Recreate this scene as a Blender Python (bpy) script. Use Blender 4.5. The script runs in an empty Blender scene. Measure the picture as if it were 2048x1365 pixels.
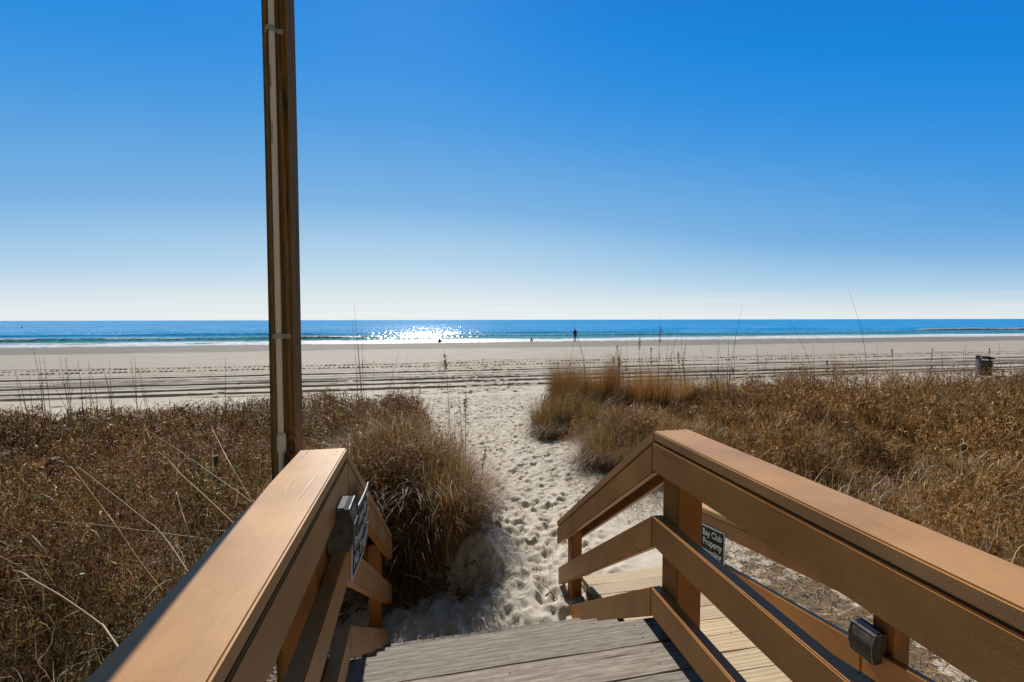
import bpy, bmesh, math, random
import numpy as np
from mathutils import Vector, Matrix
random.seed(7)
RNG = np.random.default_rng(11)
S = bpy.context.scene
C = S.collection
CZ = 3.0                      # eye height over the sea (z = 0)
rad = math.radians
# ------------------------------------------------------------------ camera
F = 900.0
YAW, PITCH, ROLL = rad(11.25), rad(2.70), rad(-0.11)
def _Rz(a): return np.array([[math.cos(a), -math.sin(a), 0], [math.sin(a), math.cos(a), 0], [0, 0, 1]])
def _Rx(a): return np.array([[1, 0, 0], [0, math.cos(a), -math.sin(a)], [0, math.sin(a), math.cos(a)]])
RC = _Rz(-YAW) @ _Rx(math.pi/2 - PITCH) @ _Rz(ROLL)
cam = bpy.data.objects.new('camera', bpy.data.cameras.new('camera'))
C.objects.link(cam)
cam.data.sensor_width = 36.0
cam.data.lens = F*36/2048
cam.data.clip_start = 0.02
cam.data.clip_end = 80000
M = Matrix([list(r) for r in RC]).to_4x4()
M.translation = (0, 0, CZ)
cam.matrix_world = M
S.camera = cam
def ray(px, py): return RC @ np.array([(px-1024)/F, (682.5-py)/F, -1.0])
def at_dist(px, py, d):       # a point seen at that pixel, d metres in front (depth along y)
    r = ray(px, py); p = r*(d/r[1]); return Vector((p[0], p[1], p[2]+CZ))
def on_x(px, py, x):
    r = ray(px, py); p = r*(x/r[0]); return Vector((p[0], p[1], p[2]+CZ))

# ------------------------------------------------------------------ numpy noise
def _hash(ix, iy, seed):
    h = (ix.astype(np.int64)*374761393 + iy.astype(np.int64)*668265263 + seed*974711) & 0x7fffffff
    h = ((h ^ (h >> 13))*1274126177) & 0x7fffffff
    h = (h ^ (h >> 16)) & 0xffff
    return h/65535.0
def vnoise(x, y, seed=0):
    ix = np.floor(x); iy = np.floor(y)
    fx = x-ix; fy = y-iy
    fx = fx*fx*(3-2*fx); fy = fy*fy*(3-2*fy)
    a = _hash(ix, iy, seed); b = _hash(ix+1, iy, seed); c = _hash(ix, iy+1, seed); d = _hash(ix+1, iy+1, seed)
    return (a*(1-fx)+b*fx)*(1-fy)+(c*(1-fx)+d*fx)*fy
def fbm(x, y, seed=0, oct=4):
    s = 0; a = 0.5; t = 0
    for k in range(oct):
        s = s + a*vnoise(x, y, seed+k*17); t += a; a *= 0.5; x = x*2.03+3.1; y = y*2.03+1.7
    return s/t
def sstep(a, b, x):
    t = np.clip((x-a)/(b-a), 0, 1); return t*t*(3-2*t)

# ------------------------------------------------------------------ material helpers
def new_mat(name):
    m = bpy.data.materials.new(name); m.use_nodes = True
    nt = m.node_tree; nt.nodes.clear()
    out = nt.nodes.new('ShaderNodeOutputMaterial')
    b = nt.nodes.new('ShaderNodeBsdfPrincipled')
    nt.links.new(b.outputs[0], out.inputs[0])
    return m, nt, b
def node(nt, t, **kw):
    n = nt.nodes.new(t)
    for k, v in kw.items(): setattr(n, k, v)
    return n
def ramp(nt, stops, fac, interp='LINEAR'):
    r = node(nt, 'ShaderNodeValToRGB'); r.color_ramp.interpolation = interp
    el = r.color_ramp.elements
    while len(el) < len(stops): el.new(0.5)
    for e, (p, c) in zip(el, stops): e.position = p; e.color = (*c, 1) if len(c) == 3 else c
    nt.links.new(fac, r.inputs[0]); return r
def mixc(nt, fac, a, b, blend='MIX'):
    m = node(nt, 'ShaderNodeMix', data_type='RGBA', blend_type=blend)
    for sock, v in ((0, fac), (6, a), (7, b)):
        if hasattr(v, 'links') or hasattr(v, 'is_linked'): nt.links.new(v, m.inputs[sock])
        elif sock == 0: m.inputs[0].default_value = v
        else: m.inputs[sock].default_value = (*v, 1)
    return m.outputs[2]
def math_n(nt, op, a, b=None):
    m = node(nt, 'ShaderNodeMath', operation=op)
    for i, v in enumerate((a, b)):
        if v is None: continue
        if hasattr(v, 'is_linked'): nt.links.new(v, m.inputs[i])
        else: m.inputs[i].default_value = v
    return m.outputs[0]
def coords(nt, scale=(1, 1, 1), rnd=True):
    tc = node(nt, 'ShaderNodeTexCoord')
    mp = node(nt, 'ShaderNodeMapping'); mp.inputs['Scale'].default_value = scale
    if rnd:
        at = node(nt, 'ShaderNodeAttribute', attribute_name='rnd')
        cm = node(nt, 'ShaderNodeCombineXYZ')
        v = math_n(nt, 'MULTIPLY', at.outputs['Fac'], 37.0)
        for i in range(3): nt.links.new(v, cm.inputs[i])
        ad = node(nt, 'ShaderNodeVectorMath', operation='ADD')
        nt.links.new(tc.outputs['Object'], ad.inputs[0]); nt.links.new(cm.outputs[0], ad.inputs[1])
        nt.links.new(ad.outputs[0], mp.inputs[0])
    else: nt.links.new(tc.outputs['Object'], mp.inputs[0])
    return mp.outputs[0]
def noise(nt, vec, scale, detail=4, rough=0.55, dist=0.0):
    n = node(nt, 'ShaderNodeTexNoise'); n.inputs['Scale'].default_value = scale
    n.inputs['Detail'].default_value = detail; n.inputs['Roughness'].default_value = rough
    n.inputs['Distortion'].default_value = dist
    nt.links.new(vec, n.inputs['Vector']); return n.outputs['Fac']
def bump(nt, b, h, strength, dist):
    n = node(nt, 'ShaderNodeBump'); n.inputs['Strength'].default_value = strength
    n.inputs['Distance'].default_value = dist
    nt.links.new(h, n.inputs['Height']); nt.links.new(n.outputs[0], b.inputs['Normal']); return n

def wood_mat(name, axis, dark, mid, light, rough=0.75, knots=False, grain=1.0, bumpd=0.003, spec=0.3, crack=0.35):
    """bare timber: grain stretched along an axis, ring bands, cracks and knots"""
    m, nt, b = new_mat(name)
    k = [38.0, 38.0, 38.0]; k[axis] = 2.6
    v = coords(nt, tuple(k))
    fine = noise(nt, v, 4.6, 6, 0.7, 0.5)
    k2 = [15.0, 15.0, 15.0]; k2[axis] = 0.55
    v2 = coords(nt, tuple(k2))
    w = node(nt, 'ShaderNodeTexWave', wave_type='RINGS', rings_direction='XYZ'[axis])
    w.inputs['Scale'].default_value = 1.3; w.inputs['Distortion'].default_value = 5.5
    w.inputs['Detail'].default_value = 2.5; w.inputs['Detail Scale'].default_value = 0.8
    nt.links.new(v2, w.inputs['Vector'])
    t = math_n(nt, 'ADD', math_n(nt, 'MULTIPLY', fine, 0.76), math_n(nt, 'MULTIPLY', w.outputs['Fac'], 0.24*grain))
    col = ramp(nt, [(0.34, dark), (0.5, mid), (0.66, light)], t).outputs[0]
    big = noise(nt, coords(nt, (1.3, 1.3, 1.3)), 2.0, 3)
    col = mixc(nt, math_n(nt, 'MULTIPLY', big, 0.45), col, dark, 'MIX')
    at = node(nt, 'ShaderNodeAttribute', attribute_name='rnd')
    tint = ramp(nt, [(0.0, (0.78, 0.78, 0.78)), (1.0, (1.1, 1.06, 1.0))], at.outputs['Fac']).outputs[0]
    col = mixc(nt, 1.0, col, tint, 'MULTIPLY')
    k3 = [34.0, 34.0, 34.0]; k3[axis] = 1.1
    cr = noise(nt, coords(nt, tuple(k3)), 1.6, 3, 0.6)
    crk = ramp(nt, [(crack-0.03, (1, 1, 1)), (crack+0.03, (0, 0, 0))], cr).outputs[0]
    col = mixc(nt, math_n(nt, 'MULTIPLY', crk, 0.8), col, tuple(c*0.25 for c in dark))
    if knots:
        kk = [5.5, 5.5, 5.5]; kk[axis] = 2.2
        vo = node(nt, 'ShaderNodeTexVoronoi'); vo.inputs['Scale'].default_value = 1.0
        nt.links.new(coords(nt, tuple(kk)), vo.inputs['Vector'])
        ring = math_n(nt, 'SINE', math_n(nt, 'MULTIPLY', vo.outputs['Distance'], 95.0))
        msk = ramp(nt, [(0.0, (1, 1, 1)), (0.10, (0.7, 0.7, 0.7)), (0.19, (0, 0, 0))], vo.outputs['Distance']).outputs[0]
        kc = ramp(nt, [(0.0, tuple(c*0.55 for c in dark)), (1.0, mid)], math_n(nt, 'ADD', math_n(nt, 'MULTIPLY', ring, 0.5), 0.5)).outputs[0]
        col = mixc(nt, msk, col, kc)
    nt.links.new(col, b.inputs['Base Color'])
    b.inputs['Roughness'].default_value = rough
    b.inputs['Specular IOR Level'].default_value = spec
    h = math_n(nt, 'SUBTRACT', math_n(nt, 'MULTIPLY', fine, 0.6), math_n(nt, 'MULTIPLY', crk, 0.8))
    bump(nt, b, h, 0.5, bumpd)
    return m

def paint_mat(name, base, axis=1):
    """worn semi-gloss brown stain on timber"""
    m, nt, b = new_mat(name)
    k = [26.0, 26.0, 26.0]; k[axis] = 0.8
    g = noise(nt, coords(nt, tuple(k)), 2.6, 5, 0.6, 0.2)
    big = noise(nt, coords(nt, (2.2, 2.2, 2.2)), 1.6, 4, 0.6)
    c1 = tuple(c*0.76 for c in base); c2 = tuple(min(1, c*1.16) for c in base)
    col = ramp(nt, [(0.3, c1), (0.7, c2)], big).outputs[0]
    gr = ramp(nt, [(0.25, (0.84, 0.82, 0.8)), (0.6, (1.04, 1.04, 1.04))], g).outputs[0]
    col = mixc(nt, 0.35, col, gr, 'MULTIPLY')
    k3 = [80.0, 80.0, 80.0]; k3[axis] = 1.6
    cr = noise(nt, coords(nt, tuple(k3)), 1.0, 2, 0.5)
    crk = ramp(nt, [(0.27, (1, 1, 1)), (0.30, (0, 0, 0))], cr).outputs[0]
    col = mixc(nt, math_n(nt, 'MULTIPLY', crk, 0.6), col, tuple(c*0.35 for c in base))
    sp = noise(nt, coords(nt, (1, 1, 1)), 55.0, 2, 0.5)
    spk = ramp(nt, [(0.74, (0, 0, 0)), (0.79, (1, 1, 1))], sp).outputs[0]
    col = mixc(nt, math_n(nt, 'MULTIPLY', spk, 0.5), col, tuple(min(1, c*1.5+0.03) for c in base))
    pale = noise(nt, coords(nt, (1.1, 1.1, 3.0)), 1.7, 3, 0.6)
    pm = ramp(nt, [(0.64, (0, 0, 0)), (0.74, (1, 1, 1))], pale).outputs[0]
    col = mixc(nt, math_n(nt, 'MULTIPLY', pm, 0.22), col, (0.42, 0.36, 0.33))
    nt.links.new(col, b.inputs['Base Color'])
    rr = math_n(nt, 'ADD', math_n(nt, 'MULTIPLY', big, 0.2), 0.34)
    nt.links.new(rr, b.inputs['Roughness'])
    b.inputs['Specular IOR Level'].default_value = 0.28
    orange = noise(nt, coords(nt, (1, 1, 1)), 240.0, 2, 0.5)
    h = math_n(nt, 'ADD', math_n(nt, 'MULTIPLY', g, 0.35), math_n(nt, 'MULTIPLY', orange, 0.30))
    h = math_n(nt, 'SUBTRACT', h, math_n(nt, 'MULTIPLY', crk, 0.8))
    bump(nt, b, h, 0.30, 0.0018)
    return m

def plain_mat(name, col, rough=0.6, metal=0.0, spec=0.4, var=0.15, scale=18.0, bumpd=0.0008):
    m, nt, b = new_mat(name)
    n = noise(nt, coords(nt, (1, 1, 1), False), scale, 4, 0.6)
    c = ramp(nt, [(0.3, tuple(x*(1-var) for x in col)), (0.7, tuple(min(1, x*(1+var)) for x in col))], n).outputs[0]
    nt.links.new(c, b.inputs['Base Color'])
    b.inputs['Roughness'].default_value = rough; b.inputs['Metallic'].default_value = metal
    b.inputs['Specular IOR Level'].default_value = spec
    bump(nt, b, n, 0.3, bumpd)
    return m

def veg_mat(name, trans=0.35, rough=0.5, spec=0.35):
    m, nt, b = new_mat(name)
    at = node(nt, 'ShaderNodeAttribute', attribute_name='Col')
    nt.links.new(at.outputs['Color'], b.inputs['Base Color'])
    b.inputs['Roughness'].default_value = rough
    b.inputs['Specular IOR Level'].default_value = spec
    tr = node(nt, 'ShaderNodeBsdfTranslucent')
    nt.links.new(at.outputs['Color'], tr.inputs['Color'])
    mx = node(nt, 'ShaderNodeMixShader'); mx.inputs[0].default_value = trans
    out = [n for n in nt.nodes if n.type == 'OUTPUT_MATERIAL'][0]
    nt.links.new(b.outputs[0], mx.inputs[1]); nt.links.new(tr.outputs[0], mx.inputs[2])
    nt.links.new(mx.outputs[0], out.inputs[0])
    return m

# ------------------------------------------------------------------ object helpers
def tag(o, label=None, cat=None, group=None, kind=None):
    if label: o['label'] = label
    if cat: o['category'] = cat
    if group: o['group'] = group
    if kind: o['kind'] = kind
    return o
def thing(name, label, cat, loc, group=None):
    o = bpy.data.objects.new(name, None); C.objects.link(o)
    o.empty_display_size = 0.1
    o.location = loc
    return tag(o, label, cat, group)

class MB:
    """collects shapes in world coordinates and links them as ONE mesh object"""
    def __init__(s):
        s.bm = bmesh.new(); s.r = s.bm.faces.layers.float.new('rnd')
    def _poly(s, vs, faces, rnd=None):
        rnd = random.random() if rnd is None else rnd
        bv = [s.bm.verts.new(v) for v in vs]; out = []
        for f in faces:
            try: fc = s.bm.faces.new([bv[i] for i in f])
            except ValueError: continue
            fc[s.r] = rnd; out.append(fc)
        return bv, out
    def _bevel(s, faces, off, seg=2):
        if off <= 0: return
        ed = list({e for f in faces for e in f.edges})
        bmesh.ops.bevel(s.bm, geom=ed, offset=off, segments=seg, affect='EDGES', clamp_overlap=True)
    def prism_yz(s, poly, x0, x1, bev=0.003, rnd=None, skew=None):
        n = len(poly)
        def X(x, y): return x if skew is None else x + (y-skew[0])*skew[1]
        vs = [(X(x0, y), y, z+CZ) for y, z in poly] + [(X(x1, y), y, z+CZ) for y, z in poly]
        fs = [tuple(range(n)), tuple(range(2*n-1, n-1, -1))]
        fs += [(i, i+n, (i+1) % n+n, (i+1) % n) for i in range(n)]
        _, f = s._poly(vs, fs, rnd); s._bevel(f, bev)
    def box(s, x0, x1, y0, y1, z0, z1, bev=0.003, rnd=None, rel=True):
        s.prism_yz([(y0, z0), (y1, z0), (y1, z1), (y0, z1)] if rel else [(y0, z0-CZ), (y1, z0-CZ), (y1, z1-CZ), (y0, z1-CZ)], x0, x1, bev, rnd)
    def tube(s, pts, rads, n=8, cap=True, rnd=None):
        pts = [Vector(p) for p in pts]
        if isinstance(rads, (int, float)): rads = [rads]*len(pts)
        rings = []; vs = []; fs = []
        u = None
        for i, p in enumerate(pts):
            t = (pts[min(i+1, len(pts)-1)]-pts[max(i-1, 0)]).normalized()
            if u is None:
                u = t.orthogonal().normalized()
            else:
                u = (u - t*u.dot(t)).normalized()
            w = t.cross(u)
            for k in range(n):
                a = 2*math.pi*k/n
                vs.append(p + (u*math.cos(a)+w*math.sin(a))*rads[i])
        for i in range(len(pts)-1):
            for k in range(n):
                fs.append((i*n+k, i*n+(k+1) % n, (i+1)*n+(k+1) % n, (i+1)*n+k))
        if cap:
            fs.append(tuple(range(n-1, -1, -1))); fs.append(tuple(range((len(pts)-1)*n, len(pts)*n)))
        s._poly(vs, fs, rnd)
    def lathe(s, prof, cx, cy, n=24, rnd=None):
        vs = []; fs = []
        for r, z in prof:
            for k in range(n):
                a = 2*math.pi*k/n; vs.append((cx+r*math.cos(a), cy+r*math.sin(a), z))
        for i in range(len(prof)-1):
            for k in range(n):
                fs.append((i*n+k, i*n+(k+1) % n, (i+1)*n+(k+1) % n, (i+1)*n+k))
        s._poly(vs, fs, rnd)
    def build(s, name, mat, root=None, smooth=False, recalc=True):
        if recalc: bmesh.ops.recalc_face_normals(s.bm, faces=s.bm.faces)
        if root is not None:
            off_ = Vector(root.location); up_ = root.parent
            while up_ is not None: off_ += up_.location; up_ = up_.parent
            bmesh.ops.translate(s.bm, verts=s.bm.verts, vec=-off_)
        me = bpy.data.meshes.new(name); s.bm.to_mesh(me); s.bm.free()
        if smooth:
            for p in me.polygons: p.use_smooth = True
        if mat: me.materials.append(mat)
        o = bpy.data.objects.new(name, me); C.objects.link(o)
        if root is not None: o.parent = root
        return o

def np_mesh(name, V, Q, mat, attrs=None, color=None, smooth=True, nside=4):
    me = bpy.data.meshes.new(name)
    nv, nf = len(V), len(Q)
    me.vertices.add(nv); me.vertices.foreach_set('co', np.ascontiguousarray(V, np.float32).ravel())
    me.loops.add(nf*nside); me.loops.foreach_set('vertex_index', np.ascontiguousarray(Q, np.int32).ravel())
    me.polygons.add(nf)
    me.polygons.foreach_set('loop_start', np.arange(0, nf*nside, nside, dtype=np.int32))
    me.polygons.foreach_set('loop_total', np.full(nf, nside, np.int32))
    me.polygons.foreach_set('use_smooth', np.full(nf, smooth, bool))
    me.update(calc_edges=True)
    for k, a in (attrs or {}).items():
        at = me.attributes.new(k, 'FLOAT', 'POINT'); at.data.foreach_set('value', np.ascontiguousarray(a, np.float32))
    if color is not None:
        at = me.attributes.new('Col', 'FLOAT_COLOR', 'POINT')
        c4 = np.ones((nv, 4), np.float32); c4[:, :3] = color
        at.data.foreach_set('color', c4.ravel())
    me.materials.append(mat)
    o = bpy.data.objects.new(name, me); C.objects.link(o)
    return o

# ------------------------------------------------------------------ terrain
_py = np.array([-80, -4, 3, 8, 15, 30, 50, 57, 63, 80, 160.0])
_pz = np.array([-1.7, -1.86, -1.92, -2.24, -2.52, -2.72, -2.90, -2.955, -3.07, -3.6, -6.0])
_ly = np.array([-60, 1.5, 3.0, 3.35, 3.65, 4.5, 7.0, 10.0, 12.6]); _lx = np.array([-1.2, -1.05, -0.8, -0.45, 0.3, 0.5, 0.45, 0.2, -0.35])
_ry = np.array([-60, 1.0, 3.5, 5.0, 6.5, 8.0, 9.5, 12.6]); _rx = np.array([2.7, 2.75, 3.0, 2.85, 2.6, 2.15, 2.5, 3.3])
def far_limit(x): return 12.4 + 1.5*(fbm(x*0.35, x*0+3.3, 5, 3)-0.5) + np.where(x > 0, 0.3, 0.0)
def veg(x, y):
    """0..1, how densely the dune is overgrown"""
    nz = (fbm(x*1.1, y*1.1, 9, 3)-0.5)*0.9
    l = np.interp(y, _ly, _lx) - x + nz*0.5
    r = x - np.interp(y, _ry, _rx) + nz*0.6
    e = np.maximum(l, r)
    return sstep(-0.05, 0.35, e)*(1-sstep(-0.7, 0.35, y-far_limit(x)+nz))
def ground(x, y):
    x = np.asarray(x, float); y = np.asarray(y, float)
    z = np.interp(y, _py, _pz)
    v = veg(x, y)
    z = z + v*(0.10+0.38*(fbm(x*0.33, y*0.33, 21, 3)-0.45))*sstep(-30, -5, y)
    # sand shelf under the left tussock and the small bank under the right one
    z = z + 0.06*np.exp(-(((x+0.15)/0.6)**2+((y-4.1)/0.75)**2))
    z = z + 0.22*np.exp(-(((x-3.0)/0.7)**2+((y-6.4)/1.3)**2))
    z = z + 0.24*sstep(3.22, 3.58, y+0.10*np.sin(x*5.0))*(1-sstep(4.6, 6.5, y))*sstep(-1.1, -0.4, x)*(1-sstep(0.42, 0.85, x))
    near = 1-sstep(14.0, 16.5, y)
    z = z + near*0.07*(fbm(x*1.3, y*1.3, 3, 4)-0.5)
    return z
def gz(x, y): return float(ground(np.array([x]), np.array([y]))[0])+CZ

def add_prints(X, Y, Z, prints):
    x0, y0 = X[0, 0], Y[0, 0]; dx = X[0, 1]-x0; dy = Y[1, 0]-y0
    ny, nx = X.shape
    for (px, py, h, a, b, d) in prints:
        rr = 2.3*a
        i0 = max(0, int((px-rr-x0)/dx)); i1 = min(nx, int((px+rr-x0)/dx)+2)
        j0 = max(0, int((py-rr-y0)/dy)); j1 = min(ny, int((py+rr-y0)/dy)+2)
        if i1 <= i0 or j1 <= j0: continue
        sx = X[j0:j1, i0:i1]-px; sy = Y[j0:j1, i0:i1]-py
        c, s = math.cos(h), math.sin(h)
        u = (sx*c+sy*s)/a; v = (-sx*s+sy*c)/b
        q = u*u+v*v
        Z[j0:j1, i0:i1] += -d*np.exp(-(q**2.2)) + d*0.40*np.exp(-((np.sqrt(q)-1.35)/0.30)**2)

def track_relief(X, Y):
    Z = np.zeros_like(X)
    # (distance, height, kind)
    rows = [(28.9, .05, 'line'), (28.2, .075, 'dot'), (26.3, .085, 'dot'), (25.6, .03, 'line'), (23.4, .085, 'line'), (22.6, .04, 'brk'), (21.6, .075, 'brk'),
            (20.7, .06, 'line'), (19.9, .10, 'line'), (19.2, .04, 'brk'), (18.5, .10, 'line'), (17.75, .05, 'brk'), (17.2, .085, 'line'), (16.5, .04, 'brk'), (22.1, .05, 'line'), (24.4, .035, 'line'), (25.0, .03, 'brk'), (27.2, .03, 'line'), (30.0, .035, 'brk'), (16.9, .03, 'line'), (21.1, .05, 'line')]
    for k, (d, h, kind) in enumerate(rows):
        yc = d + 0.75*(fbm(X*0.06+k*7.7, X*0+k, 40+k, 3)-0.5) - 0.004*X
        t = Y-yc
        w = 0.55+0.9*fbm(X*0.55, X*0+k*3.1, 60+k, 3)
        if kind == 'brk': w = w*sstep(0.44, 0.56, fbm(X*0.16, X*0+k*1.7, 80+k, 2))
        if kind == 'dot': w = w*(0.25+0.95*(np.sin(2*math.pi*X/0.26+1.2*np.sin(X*0.11)) > 0.0))
        # steep face towards the dunes, slow slope behind, trough in front
        r = np.where(t < 0, np.exp(-(t/0.045)**2), np.exp(-(t/0.35)**2))
        tr = np.exp(-((t+0.12)/0.07)**2)
        Z += 0.58*h*w*(r-0.5*tr)
    churn = np.exp(-((Y-20.6)/2.2)**2)
    Z += churn*0.022*(fbm(X*0.9, Y*3.2, 90, 4)-0.5)
    Z += 0.010*(fbm(X*0.5, Y*2.0, 95, 4)-0.5)
    return Z

VV = []; QQ = []; AW = []; AL = []; off = 0
def patch(x0, x1, nx, y0, y1, ny, fn=None):
    global off
    xs = np.linspace(x0, x1, nx); ys = np.linspace(y0, y1, ny)
    X, Y = np.meshgrid(xs, ys)
    Z = ground(X, Y)
    if fn is not None:
        D = np.zeros_like(Z); D = fn(X, Y, D)
        ex = np.minimum(np.minimum(X-x0, x1-X), np.minimum(Y-y0, y1-Y))
        Z = Z + D*sstep(0.0, 0.12, ex)
    VV.append(np.stack([X, Y, Z+CZ], -1).reshape(-1, 3))
    i = np.arange(nx*ny).reshape(ny, nx)+off
    QQ.append(np.stack([i[:-1, :-1], i[:-1, 1:], i[1:, 1:], i[1:, :-1]], -1).reshape(-1, 4))
    wl = 44.5 + 2.5*(fbm(X*0.05, X*0+8, 31, 3)-0.5) + 0.8*(fbm(X*0.6, Y*0.6, 32, 3)-0.5)
    AW.append(np.maximum(sstep(-1.2, 1.2, Y-wl), 0.30*sstep(15.0, 19.0, Y)+0.13*sstep(28.5, 30.5, Y)).ravel())
    straw = np.exp(-(((X-2.5)/0.55)**2+((Y-2.0)/1.7)**2))*0.8 + np.exp(-(((X+0.75)/0.45)**2+((Y-1.9)/1.4)**2))*0.45 + 0.62*np.exp(-(((X+0.05)/0.55)**2+((Y-3.25)/0.42)**2))  # last patch: real debris, thickened to paint shade onto the tussock bank
    AL.append(np.clip(np.maximum(veg(X, Y), straw), 0, 1).ravel())
    off += nx*ny

def path_fn(X, Y, D):
    r = np.random.default_rng(5); P = []
    for k in range(4200):
        py = 2.2+12.6*r.random()**0.9
        c = np.interp(py, [2, 4, 7, 10, 14.5], [0.45, 0.85, 1.2, 1.4, 1.7]); hw = np.interp(py, [2, 4, 7, 10, 14.5], [0.7, 0.75, 1.15, 1.6, 2.6])
        px = c + hw*(r.random()*2-1)*(0.7+0.5*r.random())
        h = math.pi/2*(1 if r.random() < .5 else -1)+r.normal()*0.45-0.1
        a = 0.045+0.045*r.random()**1.5; b = a*(0.45+0.35*r.random())
        P.append((px, py, h, a, b, 0.007+0.015*r.random()**1.4))
    add_prints(X, Y, D, P)
    D += 0.022*(fbm(X*4.2, Y*4.2, 51, 4)-0.5) + 0.010*(fbm(X*15, Y*15, 53, 3)-0.5)
    return D*(1-0.75*veg(X, Y))
def beach_fn(X, Y, D):
    r = np.random.default_rng(6); P = []
    for k in range(900):
        py = 15.4+16*r.random()**1.3; px = -14+32*r.random() if r.random() < .45 else 1.9+0.08*py*r.normal()+0.1*(py-15)
        h = r.random()*6.28
        a = 0.13+0.07*r.random()
        P.append((px, py, h, a, a*0.55, 0.02+0.025*r.random()))
    add_prints(X, Y, D, P)
    return D+track_relief(X, Y)
def wet_fn(X, Y, D):
    D = D+0.045*(fbm(X*0.35, Y*0.8, 71, 4)-0.5)+0.03*(fbm(X*1.2, Y*2.4, 72, 3)-0.5)
    ridge = np.exp(-((Y-(43.3+1.6*(fbm(X*0.05, X*0+2, 73, 3)-0.5)))/0.25)**2)
    return D+0.05*ridge*fbm(X*0.4, Y*0+4, 74, 3)
# one sheet: fine where the photo shows detail, coarse elsewhere
patch(-1.6, 4.8, 330, 1.5, 15.2, 700, path_fn)
patch(-1.6, 4.8, 65, -8.0, 1.5, 96)
patch(-45, -1.6, 220, -8.0, 15.2, 130)
patch(4.8, 60, 260, -8.0, 15.2, 130)
patch(-32, 48, 1000, 15.2, 31.0, 560, beach_fn)
patch(-140, -32, 240, 15.2, 31.0, 300, lambda X, Y, D: D+track_relief(X, Y))
patch(48, 180, 280, 15.2, 31.0, 300, lambda X, Y, D: D+track_relief(X, Y))
patch(-140, 180, 800, 31.0, 76.0, 340, wet_fn)
patch(-140, -45, 40, -8.0, 15.2, 20)
patch(60, 180, 40, -8.0, 15.2, 20)
patch(-140, 180, 60, -70.0, -8.0, 30)

def sand_mat():
    m, nt, b = new_mat('sand')
    v = coords(nt, (1, 1, 1), False)
    n1 = noise(nt, v, 0.35, 5, 0.6); n2 = noise(nt, v, 9.0, 5, 0.65); n3 = noise(nt, v, 160.0, 3, 0.6)
    t = math_n(nt, 'ADD', math_n(nt, 'MULTIPLY', n1, 0.5), math_n(nt, 'MULTIPLY', n2, 0.5))
    dry = ramp(nt, [(0.3, (0.49, 0.435, 0.355)), (0.55, (0.57, 0.51, 0.42)), (0.75, (0.62, 0.565, 0.48))], t).outputs[0]
    grains = ramp(nt, [(0.3, (0.72, 0.70, 0.66)), (0.5, (1, 1, 1)), (0.75, (1.08, 1.07, 1.05))], n3).outputs[0]
    dry = mixc(nt, 0.6, dry, grains, 'MULTIPLY')
    wet = ramp(nt, [(0.35, (0.18, 0.166, 0.145)), (0.65, (0.27, 0.25, 0.22))], t).outputs[0]
    aw = node(nt, 'ShaderNodeAttribute', attribute_name='wet'); al = node(nt, 'ShaderNodeAttribute', attribute_name='litter')
    col = mixc(nt, aw.outputs['Fac'], dry, wet)
    lit = ramp(nt, [(0.3, (0.05, 0.032, 0.018)), (0.5, (0.12, 0.075, 0.04)), (0.75, (0.24, 0.16, 0.085))], noise(nt, v, 38.0, 5, 0.7, 0.6)).outputs[0]
    lm = noise(nt, v, 7.0, 5, 0.65)
    msk = math_n(nt, 'GREATER_THAN', math_n(nt, 'ADD', al.outputs['Fac'], math_n(nt, 'MULTIPLY', math_n(nt, 'SUBTRACT', lm, 0.5), 1.5)), 0.52)
    col = mixc(nt, math_n(nt, 'MULTIPLY', msk, 0.9), col, lit)
    nt.links.new(col, b.inputs['Base Color'])
    b.inputs['Roughness'].default_value = 0.85
    b.inputs['Specular IOR Level'].default_value = 0.2
    bm1 = bump(nt, b, math_n(nt, 'ADD', math_n(nt, 'MULTIPLY', n2, 1.0), math_n(nt, 'MULTIPLY', n3, 0.12)), 0.6, 0.02)
    return m
tag(np_mesh('sand', np.concatenate(VV), np.concatenate(QQ), sand_mat(), {'wet': np.concatenate(AW), 'litter': np.concatenate(AL)}), kind='structure')
del VV, QQ, AW, AL

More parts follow.
